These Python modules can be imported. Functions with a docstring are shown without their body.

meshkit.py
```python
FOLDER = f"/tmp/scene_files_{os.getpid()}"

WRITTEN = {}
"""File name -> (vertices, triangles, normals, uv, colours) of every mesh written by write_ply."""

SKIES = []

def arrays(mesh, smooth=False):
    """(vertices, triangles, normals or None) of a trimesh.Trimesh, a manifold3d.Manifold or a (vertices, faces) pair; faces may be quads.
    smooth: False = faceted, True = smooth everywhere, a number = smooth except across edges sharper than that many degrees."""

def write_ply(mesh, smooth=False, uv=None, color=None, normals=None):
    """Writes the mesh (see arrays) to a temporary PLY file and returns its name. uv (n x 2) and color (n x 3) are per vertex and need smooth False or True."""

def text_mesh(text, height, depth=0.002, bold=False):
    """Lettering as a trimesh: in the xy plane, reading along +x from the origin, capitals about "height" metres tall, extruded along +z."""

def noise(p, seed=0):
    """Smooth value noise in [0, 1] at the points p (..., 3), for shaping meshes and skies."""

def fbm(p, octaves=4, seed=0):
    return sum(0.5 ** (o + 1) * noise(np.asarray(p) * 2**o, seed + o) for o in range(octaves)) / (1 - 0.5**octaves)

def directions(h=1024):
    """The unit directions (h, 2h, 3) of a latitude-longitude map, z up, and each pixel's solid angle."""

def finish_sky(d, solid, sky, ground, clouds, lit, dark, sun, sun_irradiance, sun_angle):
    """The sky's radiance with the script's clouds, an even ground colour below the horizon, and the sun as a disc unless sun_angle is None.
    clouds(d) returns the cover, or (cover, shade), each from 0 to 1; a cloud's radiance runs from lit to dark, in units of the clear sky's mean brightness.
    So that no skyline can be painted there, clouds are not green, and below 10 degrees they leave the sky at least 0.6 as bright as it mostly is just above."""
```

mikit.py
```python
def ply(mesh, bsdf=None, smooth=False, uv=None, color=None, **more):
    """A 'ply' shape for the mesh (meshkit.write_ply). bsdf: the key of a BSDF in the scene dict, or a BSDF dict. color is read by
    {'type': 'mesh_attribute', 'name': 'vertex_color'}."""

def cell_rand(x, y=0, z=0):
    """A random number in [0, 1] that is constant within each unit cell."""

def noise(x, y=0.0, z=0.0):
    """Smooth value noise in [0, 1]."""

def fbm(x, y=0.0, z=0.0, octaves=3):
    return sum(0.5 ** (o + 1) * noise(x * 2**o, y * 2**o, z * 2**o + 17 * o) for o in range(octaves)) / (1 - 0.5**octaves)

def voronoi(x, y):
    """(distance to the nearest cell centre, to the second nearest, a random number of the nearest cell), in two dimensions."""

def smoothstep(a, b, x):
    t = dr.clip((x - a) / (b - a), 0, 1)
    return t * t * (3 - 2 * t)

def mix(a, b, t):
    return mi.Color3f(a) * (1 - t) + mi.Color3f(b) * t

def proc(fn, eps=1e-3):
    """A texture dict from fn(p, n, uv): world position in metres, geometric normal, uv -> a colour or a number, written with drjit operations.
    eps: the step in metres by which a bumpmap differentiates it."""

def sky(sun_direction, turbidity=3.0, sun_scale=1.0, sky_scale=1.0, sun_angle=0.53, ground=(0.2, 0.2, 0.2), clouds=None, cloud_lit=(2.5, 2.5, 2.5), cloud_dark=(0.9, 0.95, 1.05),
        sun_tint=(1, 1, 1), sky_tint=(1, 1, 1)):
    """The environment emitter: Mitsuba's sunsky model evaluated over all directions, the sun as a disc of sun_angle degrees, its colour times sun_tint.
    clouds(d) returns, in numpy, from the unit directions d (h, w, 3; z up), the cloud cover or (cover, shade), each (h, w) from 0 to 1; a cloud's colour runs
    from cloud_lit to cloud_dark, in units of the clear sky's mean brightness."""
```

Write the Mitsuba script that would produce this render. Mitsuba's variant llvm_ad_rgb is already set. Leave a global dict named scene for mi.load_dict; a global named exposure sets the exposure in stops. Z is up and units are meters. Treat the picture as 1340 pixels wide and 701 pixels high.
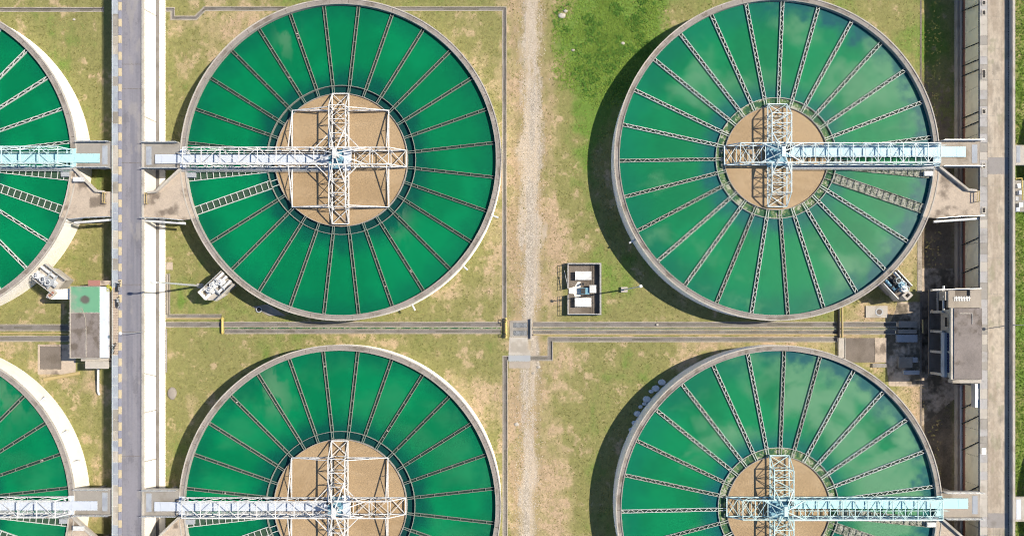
import math, numpy as np, trimesh, shapely, drjit as dr
import mitsuba as mi, mikit
from shapely.geometry import Polygon, LineString, box as sbox, Point
from mikit import proc, noise, fbm, voronoi, cell_rand, smoothstep, mix
scene, labels = {}, {}
# ---------------------------------------------------------------- camera, sky, exposure
S, H, U0, V0 = 0.13, 116.2, 670.0, 408.0      # metres per photo pixel on the ground, drone height, the point straight below it
T = mi.ScalarTransform4f
scene['camera'] = dict(type='perspective', fov=73.7, fov_axis='x', near_clip=1.0, far_clip=9000.0,
    principal_point_offset_x=0.0, principal_point_offset_y=(350.5 - V0) / 701.0,
    to_world=T().look_at(origin=[0, 0, H], target=[0, 0, 0], up=[0, 1, 0]))
ELEV, AZ = math.radians(46.5), math.atan2(0.16, 0.987)
scene['sky'] = mikit.sky([math.cos(ELEV) * math.cos(AZ), math.cos(ELEV) * math.sin(AZ), math.sin(ELEV)], turbidity=3, sky_scale=0.66, sun_tint=(.93, .99, 1.07))
exposure = 2.3
rng = np.random.default_rng(7)

# ---------------------------------------------------------------- helpers
def P(u, v, z=0.0):
    k = S * (H - z) / H
    return np.array([(u - U0) * k, (V0 - v) * k, z])
_used = set()
def numbered(key):
    k, n = key, 0
    while k in _used:
        n += 1; k = f'{key}_{n:03d}'
    _used.add(k); return k
def thing(name, label=None, cat=None, group=None, kind=None):
    k = numbered(name); d = {}
    if label: d['label'] = label
    if cat: d['category'] = cat
    if group: d['group'] = group
    if kind: d['kind'] = kind
    labels[k] = d; return k
def put(key, mesh, mat, smooth=False, **kw):
    scene[key] = mikit.ply(mesh, mat, smooth=smooth, **kw); return key
def part(parent, name, mesh, mat, smooth=False, label=None, kind=None):
    k = numbered(parent + '__' + name)
    scene[k] = mesh if isinstance(mesh, dict) else mikit.ply(mesh, mat, smooth=smooth)
    if label or kind:
        labels[k] = {a: b for a, b in (('label', label), ('kind', kind)) if b}
    return k
CF = np.array([[0,2,1],[0,3,2],[4,5,6],[4,6,7],[0,1,5],[0,5,4],[1,2,6],[1,6,5],[2,3,7],[2,7,6],[3,0,4],[3,4,7]])
class MB:
    def __init__(s): s.v, s.f, s.n = [], [], 0
    def raw(s, v, f):
        v = np.asarray(v, float); s.v.append(v); s.f.append(np.asarray(f) + s.n); s.n += len(v); return s
    def add(s, m): return s.raw(m.vertices, m.faces)
    def box(s, x0, x1, y0, y1, z0, z1):
        x0, x1 = sorted((x0, x1)); y0, y1 = sorted((y0, y1)); z0, z1 = sorted((z0, z1))
        return s.raw([[x0,y0,z0],[x1,y0,z0],[x1,y1,z0],[x0,y1,z0],[x0,y0,z1],[x1,y0,z1],[x1,y1,z1],[x0,y1,z1]], CF)
    def bar(s, p, q, w, h=None):
        p, q = np.asarray(p, float), np.asarray(q, float); h = w if h is None else h
        d = q - p; L = np.linalg.norm(d)
        if L < 1e-6: return s
        d /= L
        a = np.cross([0, 0, 1.0], d) if abs(d[2]) < 0.99 else np.array([1.0, 0, 0]); a /= np.linalg.norm(a)
        b = np.cross(d, a); a = a * w / 2; b = b * h / 2
        return s.raw([p-a-b, p+a-b, p+a+b, p-a+b, q-a-b, q+a-b, q+a+b, q-a+b], CF)
    def tube(s, p, q, r, n=8, r2=None):
        p, q = np.asarray(p, float), np.asarray(q, float); r2 = r if r2 is None else r2
        d = q - p; d /= np.linalg.norm(d)
        a = np.cross(d, [0, 0, 1.0] if abs(d[2]) < 0.9 else [1.0, 0, 0]); a /= np.linalg.norm(a); b = np.cross(d, a)
        t = np.arange(n) * 2 * np.pi / n; ring = np.cos(t)[:, None] * a + np.sin(t)[:, None] * b
        v = np.vstack([p + ring * r, q + ring * r2, [p], [q]]); i = np.arange(n); j = (i + 1) % n
        f = np.vstack([np.c_[i, n + i, j], np.c_[j, n + i, n + j], np.c_[i, j, i * 0 + 2 * n], np.c_[n + j, n + i, i * 0 + 2 * n + 1]])
        return s.raw(v, f)
    def path(s, pts, r, n=8):
        for a, b in zip(pts[:-1], pts[1:]): s.tube(a, b, r, n)
        return s
    def prism(s, pts, z0, z1):
        pg = Polygon([tuple(p[:2]) for p in pts]) if not hasattr(pts, 'geom_type') else pts
        for g in getattr(pg, 'geoms', [pg]):
            if g.area > 1e-6: s.add(trimesh.creation.extrude_polygon(g, z1 - z0, engine='earcut').apply_translation([0, 0, z0]))
        return s
    def mesh(s): return trimesh.Trimesh(np.vstack(s.v), np.vstack(s.f), process=False)
def pbox(u0, u1, v0, v1, z0, z1, b=None):
    """box whose top face stands at these photo-map coordinates at height z1"""
    a, c = P(u0, v1, z1), P(u1, v0, z1)
    return (b or MB()).box(a[0], c[0], a[1], c[1], z0, z1)
def pprism(pts, z0, z1, b=None):
    return (b or MB()).prism([P(u, v, z1) for u, v in pts], z0, z1)
def sheet(poly, z):
    vs, fs, n = [], [], 0
    for g in getattr(poly, 'geoms', [poly]):
        if g.area < 1e-6: continue
        v, f = trimesh.creation.triangulate_polygon(g, engine='earcut')
        a = v[f[:, 1]] - v[f[:, 0]]; c = v[f[:, 2]] - v[f[:, 0]]; neg = a[:, 0] * c[:, 1] - a[:, 1] * c[:, 0] < 0
        f[neg] = f[neg][:, ::-1]
        vs.append(np.c_[v, np.full(len(v), z)]); fs.append(f + n); n += len(v)
    return trimesh.Trimesh(np.vstack(vs), np.vstack(fs), process=False)
def revolve(profile, cx, cy, n=192, closed=True):
    """ring from a closed (r, z) profile, counter-clockwise"""
    pr = np.array(profile, float); m = len(pr); t = np.arange(n) * 2 * np.pi / n
    v = np.stack([cx + np.cos(t)[:, None] * pr[:, 0], cy + np.sin(t)[:, None] * pr[:, 0], np.broadcast_to(pr[:, 1], (n, m))], -1).reshape(-1, 3)
    i, j = np.meshgrid(np.arange(n), np.arange(m if closed else m - 1), indexing='ij'); i, j = i.ravel(), j.ravel()
    a, b, c, d = i * m + j, i * m + (j + 1) % m, ((i + 1) % n) * m + (j + 1) % m, ((i + 1) % n) * m + j
    return trimesh.Trimesh(v, np.vstack([np.c_[a, d, c], np.c_[a, c, b]]), process=False)
def disc(cx, cy, r, z, n=128, rings=12):
    t = np.arange(n) * 2 * np.pi / n; v = [[cx, cy, z]]; f = []
    for k in range(1, rings + 1):
        v += [[cx + math.cos(a) * r * k / rings, cy + math.sin(a) * r * k / rings, z] for a in t]
    for i in range(n): f.append([0, 1 + i, 1 + (i + 1) % n])
    for k in range(rings - 1):
        for i in range(n):
            a, b = 1 + k * n + i, 1 + k * n + (i + 1) % n; f += [[a, a + n, b + n], [a, b + n, b]]
    return trimesh.Trimesh(v, f, process=False)

# ---------------------------------------------------------------- materials
def mat(name, color, rough=0.8, spec=0.3, **kw):
    c = color if isinstance(color, dict) else {'type': 'rgb', 'value': list(color)}
    scene[name] = {'type': 'twosided', 'bsdf': dict(type='principled', base_color=c, roughness=rough, specular=spec, **kw)}
def concrete(name, c, var=0.25, stain=0.35, scale=1.0, tint=(0.8, 0.74, 0.62), seed=0.0):
    c = [float(q) for q in c]; cs = [a * b * .62 for a, b in zip(c, tint)]
    def fn(p, n, uv):
        x, y, z = p.x * scale + seed, p.y * scale + 3 * seed, p.z * scale
        a = fbm(x * 0.35, y * 0.35, z * 0.35, 4); b = fbm(x * 2.3, y * 2.3, z * 2.3, 3); g = noise(x * 9, y * 9, z * 9)
        k = 1 - var + 2 * var * (0.5 * a + 0.3 * b + 0.2 * g)
        st = smoothstep(0.5, 0.72, fbm(x * 0.6 + 31, y * 0.6 - 7, z * 0.9, 4)) * stain
        return mix(mi.Color3f(*c), mi.Color3f(*cs), st) * k
    mat(name, proc(fn), 0.85, 0.2)
concrete('m_rim', (.27, .252, .242), .45, .7, 1.0)
concrete('m_rim_mossy', (.265, .25, .24), .45, .7, 1.1, seed=5)
concrete('m_wall_white', (.80, .775, .735), .08, .10)
concrete('m_white_conc', (.80, .78, .74), .10, .12, seed=9)
concrete('m_conc', (.29, .28, .265), .25, .4, seed=2)
concrete('m_conc_pale', (.43, .41, .38), .2, .4, seed=3)
concrete('m_landing', (.43, .37, .31), .45, .85, 1.1, tint=(.58, .56, .56), seed=4)
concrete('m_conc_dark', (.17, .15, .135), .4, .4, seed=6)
concrete('m_roof_dark', (.21, .19, .185), .55, .75, 1.3, seed=8)
concrete('m_drain', (.19, .183, .18), .3, .4, seed=11)
concrete('m_drain_kerb', (.32, .30, .265), .3, .4, seed=12)
concrete('m_deck_warm', (.33, .30, .265), .30, .55, .8, seed=13)
concrete('m_blue_slab', (.33, .37, .43), .2, .35, 1.4, tint=(.8, .78, .9), seed=14)
def asphalt_fn(p, n, uv):
    st = fbm(p.x * 1.6, p.y * .05, 0.0, 3); w = fbm(p.x * .6, p.y * .25, 3.0, 4); g = fbm(p.x * 4, p.y * 4, 0.0, 3)
    c = mix(mi.Color3f(.175, .18, .22), mi.Color3f(.235, .235, .275), smoothstep(.3, .7, st))
    c = mix(c, mi.Color3f(.12, .12, .14), smoothstep(.60, .72, w * .7 + g * .3) * .5)
    c = mix(c, mi.Color3f(.30, .29, .29), smoothstep(.60, .75, fbm(p.x * .8 + 9, p.y * .3, 6.0, 4)) * .5)
    return c * (.9 + .2 * g)
mat('m_asphalt', proc(asphalt_fn), .85, .2)
concrete('m_wall_beige', (.84, .78, .58), .10, .2, seed=21)
concrete('m_conc_cool', (.37, .37, .38), .25, .4, seed=23)
concrete('m_conc_patch', (.27, .26, .26), .25, .4, seed=31)
concrete('m_silt', (.155, .15, .135), .4, .3, seed=16)
def road_fn(p, n, uv):
    st = fbm(p.x * 1.3, p.y * .07, 0.0, 4); w = fbm(p.x * .5, p.y * .3, 3.0, 4); g = fbm(p.x * 3, p.y * 2.2, 0.0, 3)
    c = mix(mi.Color3f(.33, .285, .235), mi.Color3f(.45, .405, .345), smoothstep(.35, .65, st * .6 + w * .4))
    c = mix(c, mi.Color3f(.20, .18, .155), smoothstep(.56, .72, w * .6 + st * .4) * .7)
    c = mix(c, mi.Color3f(.24, .25, .17), smoothstep(.6, .75, fbm(p.x * .9, p.y * .5, 9.0, 4)) * .4)
    return c * (.8 + .4 * g)
mat('m_road_pale', proc(road_fn), .9, .15)
def moss_fn(p, n, uv):
    a = fbm(p.x * 1.7, p.y * 1.7, 0.0, 4); b = noise(p.x * 5, p.y * 5)
    c = mix(mi.Color3f(.03, .10, .055), mi.Color3f(.10, .17, .07), smoothstep(.35, .6, a))
    return mix(c, mi.Color3f(.34, .35, .30), smoothstep(.54, .70, a * .6 + b * .4))
mat('m_moss', proc(moss_fn), .9)
def crust_fn(p, n, uv):
    a = fbm(p.x * 2.6, p.y * 2.6, p.z * 2, 4); b = noise(p.x * 7, p.y * 7)
    return mix(mi.Color3f(.085, .11, .085), mi.Color3f(.33, .34, .31), smoothstep(.36, .62, a * .6 + b * .4))
mat('m_crust', proc(crust_fn), .9)
mat('m_launder', (.19, .215, .195), .8)
mat('m_launder_rust', (.24, .18, .13), .85)
mat('m_launder_pale', (.50, .54, .53), .8)
mat('m_launder_mid', (.36, .38, .36), .85)
mat('m_trough_wide', (.035, .075, .05), .8)
mat('m_launder_shade', (.016, .042, .034), .7)  # near-black green: shade inside the troughs painted into the floor
def paint(name, c):
    def fn(p, n, uv):
        a = fbm(p.x * 1.1, p.y * 1.1, p.z * 1.1, 4); b = noise(p.x * 3.1, p.y * 3.1, p.z * 3.1)
        k = mix(mi.Color3f(*c), mi.Color3f(*[q * .72 for q in c]), smoothstep(.45, .7, a) * .6)
        return mix(k, mi.Color3f(.26, .17, .11), smoothstep(.66, .80, a * .6 + b * .4) * .75)
    mat(name, proc(fn), .45, .4)
paint('m_white_paint', (.62, .64, .66))
paint('m_ice_paint', (.50, .61, .66))
paint('m_aqua_paint', (.47, .64, .67))
mat('m_pale_plate', (.50, .56, .66), .55)
mat('m_ice_plate', (.42, .60, .70), .55)
mat('m_aqua_plate', (.38, .62, .67), .55)
mat('m_blue_steel', (.16, .33, .44), .5)
mat('m_grey_steel', (.33, .36, .40), .5)
mat('m_dark_steel', (.04, .045, .05), .6)
mat('m_gutter_shade', (.035, .04, .06), .7)
mat('m_navy_glass', (.015, .02, .06), .15, .5)
mat('m_galv', (.55, .58, .60), .45, metallic=.4)
mat('m_yellow', (.58, .46, .16), .6)
mat('m_yellow_old', (.42, .34, .17), .7)
mat('m_kerb_yellow', (.52, .45, .31), .8)
mat('m_kerb_grey', (.24, .25, .32), .8)
mat('m_red', (.34, .17, .15), .7)
mat('m_rust', (.30, .15, .11), .8)
mat('m_rubber', (.02, .02, .022), .7)
mat('m_wood', proc(lambda p, n, uv: mix(mi.Color3f(.30, .24, .20), mi.Color3f(.42, .36, .31), fbm(p.x * 6, p.y * 1.2, 0.0, 3))), .8)
def green_roof(p, n, uv):
    u = U0 + p.x / S * H / (H - 5.2); v = V0 - p.y / S * H / (H - 5.2)
    w = fbm(p.x * .8, p.y * .8, 0.0, 4)
    c = mix(mi.Color3f(.13, .33, .21), mi.Color3f(.30, .29, .27), smoothstep(.25, .95, (130 - u) / 48 + (w - .5) * 1.1 - .25))
    d = dr.sqrt(dr.square(u - 111) + dr.square((v - 392) * 1.2)) + (w - .5) * 5
    return mix(c, mi.Color3f(.11, .11, .10), smoothstep(8, 3.5, d))
mat('m_roof_green', proc(green_roof), .8)

# water of the four basins: the murk drifts in clouds
BASINS = dict(tl=(446, 209, 210.5), bl=(445, 662, 211), tr=(1016.5, 206.5, 213), br=(1019.5, 665, 213.5), lt=(-110, 208, 211), lb=(-113, 661, 211.5))
ZR, ZW, ZB = 4.10, 3.62, 4.16        # rim, water, bridge underside
WISPS = dict(tl=[(374, 50, 1.6, 3.2), (520, 285, 2, 3)], bl=[(356, 498, 1.8, 3.4), (362, 520, 2.5, 3)], lb=[(8, 515, 5, 4)])
def water_mat(name, key, murk, deep):
    u, v, r = BASINS[key]; c = [float(q) for q in P(u, v, ZR)]; R = float(r * S * (H - ZR) / H)
    right = key in ('tr', 'br')
    rin = (77 if right else 97) / r
    def fn(p, n, uv):
        x, y = p.x - float(c[0]), p.y - float(c[1]); q = dr.sqrt(x * x + y * y) / float(R)
        w = fbm(p.x * .16 + 3, p.y * .16, 0.0, 4); w2 = fbm(p.x * .5, p.y * .5 + 9, 0.0, 4)
        base = mix(mi.Color3f(.001, .150, .062), mi.Color3f(.001, .185, .075), smoothstep(.3, .7, w))
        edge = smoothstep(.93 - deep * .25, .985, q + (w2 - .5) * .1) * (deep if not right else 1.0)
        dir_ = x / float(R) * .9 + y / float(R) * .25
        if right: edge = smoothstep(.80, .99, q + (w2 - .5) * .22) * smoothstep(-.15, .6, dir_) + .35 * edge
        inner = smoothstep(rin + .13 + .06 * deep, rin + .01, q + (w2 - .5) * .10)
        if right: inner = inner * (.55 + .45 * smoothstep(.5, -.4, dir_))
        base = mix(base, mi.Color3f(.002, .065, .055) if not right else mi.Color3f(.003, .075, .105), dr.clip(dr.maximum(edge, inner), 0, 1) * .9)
        if murk > 0:
            wx, wy = 6 * (fbm(p.x * .10, p.y * .10, 7.0, 3) - .5), 6 * (fbm(p.x * .10, p.y * .10, 19.0, 3) - .5)
            m = fbm((p.x + wx) * .13 - 5, (p.y + wy) * .19 + 2, 0.0, 4) + .16 * dir_ + (.05 if key == 'br' else 0.0)
            m = smoothstep(.46, .78, m) * smoothstep(rin + .02, rin + .22, q) * smoothstep(.99, .82, q + (w2 - .5) * .25)
            base = mix(base, mi.Color3f(.085, .24, .14), m * murk)
        for (au, av, r1, r2) in WISPS.get(key, ()):
            ax, ay = [float(t_) for t_ in P(au, av, ZW)[:2]]
            e = dr.square((p.x - ax) / r1) + dr.square((p.y - ay) / r2)
            base = mix(base, mi.Color3f(.10, .225, .135), dr.exp(-e) * smoothstep(.40, .62, fbm(p.x * .7, p.y * .4, 4.0, 4)) * .5)
        return base
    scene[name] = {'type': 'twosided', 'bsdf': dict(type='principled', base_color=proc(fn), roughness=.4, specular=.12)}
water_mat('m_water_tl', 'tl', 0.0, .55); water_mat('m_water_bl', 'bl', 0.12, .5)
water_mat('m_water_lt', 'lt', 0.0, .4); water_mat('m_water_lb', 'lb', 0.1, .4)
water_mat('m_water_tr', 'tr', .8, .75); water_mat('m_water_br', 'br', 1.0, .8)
def brown_fn(p, n, uv):
    return mix(mix(mi.Color3f(.315, .232, .142), mi.Color3f(.35, .262, .165), smoothstep(.3, .7, fbm(p.x * .13 + 3, p.y * .3, 0.0, 3))), mi.Color3f(.38, .29, .19), smoothstep(.5, .8, fbm(p.x * .5 + 4 * noise(p.x * .2, p.y * .2), p.y * 1.1 + 4 * noise(p.y * .2, p.x * .2), 3.0, 3)) * .5)
scene['m_brown'] = {'type': 'twosided', 'bsdf': dict(type='principled', base_color=proc(brown_fn), roughness=.5, specular=.1)}
mat('m_channel_water', (.44, .36, .24), .15)
mat('m_dark_water', (.006, .045, .045), .1)

# ground colour, in map units of the photograph
BLOBS = [  # u, v, ru, rv, dryness (+ dry, - green; green also tints the tanks' cast shade)
 (300,35,70,25,.65),(620,70,45,70,.8),(600,390,60,40,.65),(640,400,35,14,-.35),(240,330,30,60,-.15),(250,400,40,15,-.35),(300,480,80,30,.05),(520,445,90,10,.1),
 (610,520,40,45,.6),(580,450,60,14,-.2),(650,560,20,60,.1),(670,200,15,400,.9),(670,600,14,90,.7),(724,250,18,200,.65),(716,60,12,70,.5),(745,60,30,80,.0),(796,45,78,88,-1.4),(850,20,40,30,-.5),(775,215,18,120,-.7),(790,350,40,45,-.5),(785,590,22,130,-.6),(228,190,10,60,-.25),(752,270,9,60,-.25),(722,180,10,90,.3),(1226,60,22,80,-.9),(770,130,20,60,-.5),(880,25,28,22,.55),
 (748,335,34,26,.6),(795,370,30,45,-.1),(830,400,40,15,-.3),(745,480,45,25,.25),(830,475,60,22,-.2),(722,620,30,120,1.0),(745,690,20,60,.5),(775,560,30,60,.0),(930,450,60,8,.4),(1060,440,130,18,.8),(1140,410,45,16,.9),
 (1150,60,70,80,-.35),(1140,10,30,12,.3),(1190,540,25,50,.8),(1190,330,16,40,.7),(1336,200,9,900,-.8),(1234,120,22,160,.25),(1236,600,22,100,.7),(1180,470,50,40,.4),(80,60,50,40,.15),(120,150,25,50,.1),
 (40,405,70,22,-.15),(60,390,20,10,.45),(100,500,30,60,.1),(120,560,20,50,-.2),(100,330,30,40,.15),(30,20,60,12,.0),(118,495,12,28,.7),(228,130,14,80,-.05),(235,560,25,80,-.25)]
PATCH = [(.0, 0.0)]
def ground_base(p):
    u, v = U0 + p.x / S, V0 - p.y / S
    dry = mi.Float(0.02)
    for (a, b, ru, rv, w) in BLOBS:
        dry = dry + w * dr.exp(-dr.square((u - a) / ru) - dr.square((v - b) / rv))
    w1 = fbm(p.x * .13, p.y * .13, 0.0, 4); w2 = fbm(p.x * .55 + 7, p.y * .55, 0.0, 4); w3 = fbm(p.x * 2.6, p.y * 2.6 + 3, 0.0, 3); w4 = noise(p.x * 8, p.y * 8)
    t = dry * .8 + (w1 - .5) * 1.35 + (w2 - .5) * .9 + (fbm(p.x * 1.1, p.y * .35, 5.0, 3) - .5) * .5 + .20
    lush, olive, straw, dirt = mi.Color3f(.12, .205, .042), mi.Color3f(.215, .215, .088), mi.Color3f(.325, .280, .155), mi.Color3f(.36, .275, .19)
    c = mix(lush, olive, smoothstep(-.75, .12, t)); c = mix(c, straw, smoothstep(.30, .78, t)); c = mix(c, dirt, smoothstep(.75, 1.15, t + (w3 - .5) * .5) * .8)
    c = mix(c, mi.Color3f(.41, .315, .22), smoothstep(.54, .74, w2 * .7 + w3 * .3 + (t - .4) * .16) * .6)
    # dark to mid brown bare soil in the strip beside the channel and round the yard
    soil_strip = smoothstep(1195, 1212, u) * smoothstep(1262, 1250, u)
    c = mix(c, mix(mi.Color3f(.085, .075, .06), mi.Color3f(.26, .21, .16), w2), soil_strip * smoothstep(.42, .60, w1 * .4 + w3 * .3 + .30 * smoothstep(40, 200, v)))
    k = .62 + .36 * w3 + .30 * w4 + .10 * w2
    return c * k
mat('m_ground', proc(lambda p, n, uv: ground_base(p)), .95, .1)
def path_fn(p, n, uv):
    u, v = U0 + p.x / S, V0 - p.y / S
    g = ground_base(p)
    cx = 698 - v * .013 + 7 * (noise(v * .009, 4.0) - .5); half = 13.5 - 3 * smoothstep(440, 520, v) + 4 * (noise(v * .03, 9.0) - .5)
    w = fbm(p.x * .7, p.y * .22, 0.0, 4); w2 = fbm(p.x * 2.2, p.y * 1.1, 3.0, 3)
    e = dr.abs(u - cx) / half + (w - .5) * 2.0 + (w2 - .5) * .7 + .5 * smoothstep(.5, .7, fbm(p.x * .35, p.y * .1, 8.0, 3)) * smoothstep(4, 0, dr.abs(u - cx))
    d1, d2, which = voronoi(p.x * 2.6, p.y * 2.6)
    stone = mix(mi.Color3f(.34, .31, .275), mi.Color3f(.50, .465, .42), which) * (.7 + .3 * smoothstep(0, .25, d2 - d1))
    rut = smoothstep(.5, .0, dr.abs(dr.abs(u - cx) - 6.5) / 5)
    stone = mix(stone, mi.Color3f(.47, .405, .33), dr.clip(rut * .5 + .6 * smoothstep(.45, .62, fbm(p.x * .6, p.y * .12, 2.0, 3)), 0, .8))
    g = mix(g, mi.Color3f(.33, .255, .17) * (.7 + .6 * w2), smoothstep(2.3, 1.0, e) * .6)
    return mix(g, stone, smoothstep(1.25, .3, e) * (.75 + .25 * w2))
mat('m_path', proc(path_fn), .95, .1)
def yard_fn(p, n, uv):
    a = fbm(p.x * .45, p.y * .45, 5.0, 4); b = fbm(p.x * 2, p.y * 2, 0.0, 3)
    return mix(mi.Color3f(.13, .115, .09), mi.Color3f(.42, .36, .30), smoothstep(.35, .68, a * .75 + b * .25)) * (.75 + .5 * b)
mat('m_yard', proc(yard_fn), .95, .1)
def leaf(name, c):
    scene[name] = {'type': 'principledthin', 'base_color': {'type': 'rgb', 'value': list(c)}, 'roughness': .7, 'diff_trans': .5, 'spec_trans': 0.0}
leaf('m_blade', (.19, .20, .07)); leaf('m_blade_dry', (.36, .30, .14)); leaf('m_weed', (.25, .38, .08)); leaf('m_weed_dark', (.14, .29, .06)); leaf('m_pot_leaf', (.5, .5, .06))
mat('m_pebble', (.50, .465, .42), .9); mat('m_rock', (.27, .25, .23), .9)
mat('m_foam', (.52, .58, .66), .8)

# ---------------------------------------------------------------- ground with the drains cut into it
def gline(pts, w, cap=2):
    return LineString([tuple(P(u, v)[:2]) for u, v in pts]).buffer(w * S / 2, cap_style=cap, join_style=2)
DRAINS = [
 ([(-60,13),(136,13)], 6.5, 'straight concrete drain along the top edge, west of the grey road'),
 ([(217,13),(226,13),(226,24),(256,24),(268,12),(660,12),(660,417)], 6, 'concrete drain that steps beside the road and bounds the upper left tank on two sides'),
 ([(216,424.5),(656,424.5)], 7.5, 'concrete drain directly below the upper left tank, northern one of the pair'),
 ([(294,433.5),(656,433.5)], 6.5, 'concrete drain directly above the lower left tank, southern one of the pair'),
 ([(220,358),(220,413.5),(290,413.5)], 5.5, 'small L-shaped drain on the grass beside the white wall of the grey road'),
 ([(697,424.5),(1174,424.5)], 7.5, 'long brownish drain below the upper right tank, northern one of the pair'),
 ([(697,434.5),(1172,434.5)], 6.0, 'long drain with a yellow pipe along its southern edge'),
 ([(1096,444),(720,444),(720,468.5),(661,468.5),(661,780)], 7.0, 'stepped grey drain that crosses the track and then runs straight south'),
 ([(-60,428.5),(112,428.5)], 9.0, 'wide drain on the far left ending under the pump house, northern one'),
 ([(-60,443),(112,443)], 8.0, 'wide drain on the far left ending under the pump house, southern one')]
hole = shapely.union_all([gline(p, w) for p, w, _ in DRAINS])
BASE = {k: (P(u, v, ZR)[0], P(u, v, ZR)[1], r * S * (H - ZR) / H) for k, (u, v, r) in BASINS.items()}
XT = float(P(1204, 0)[0]); ZT = -1.8
ground_poly = shapely.union_all([sbox(-3000, -3000, XT, 3000), sbox(P(1300, 0)[0], -3000, 3000, 3000)]).difference(hole)
g = thing('ground', 'dry and green grass between the round tanks', None, kind='structure')
put(g, trimesh.util.concatenate([sheet(ground_poly, 0.0), sheet(sbox(XT, -3000, P(1300, 0)[0], 3000), ZT)]), 'm_ground')
rw = thing('retaining_wall', 'low retaining wall between the grass and the sunken strip on the right', 'wall')
put(rw, MB().box(XT - .02, XT + .25, -60, 60, ZT, .04).mesh(), 'm_conc_dark')
for pts, w, lab in DRAINS:
    d = thing('concrete_drain', lab, 'drain')
    o = gline(pts, w); i = gline(pts, w - 2.6)
    part(d, 'kerb', MB().prism(o.difference(i), -.5, .03).mesh(), 'm_drain_kerb')
    part(d, 'bed', sheet(i, -.16), 'm_drain')
    ln = LineString([tuple(P(u, v)[:2]) for u, v in pts]); k, n = 0, 0
    m = MB()
    while k < ln.length:      # silt and puddles lying in the bed
        k += rng.uniform(3, 14); a = ln.interpolate(k); b = ln.interpolate(min(k + rng.uniform(.6, 7), ln.length))
        if a.distance(b) > .3: m.prism(LineString([a, b]).buffer(.16, cap_style=1).intersection(i.buffer(-.05)), -.155, -.145)
    if m.n: part(d, 'silt', m.mesh(), 'm_silt', kind='stuff')

# track
t = thing('path', 'pale gravel track running north to south between the tanks', None, kind='structure')
put(t, sheet(sbox(*P(668, 800)[:2], *P(728, -60)[:2]).difference(hole), .004), 'm_path')

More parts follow.
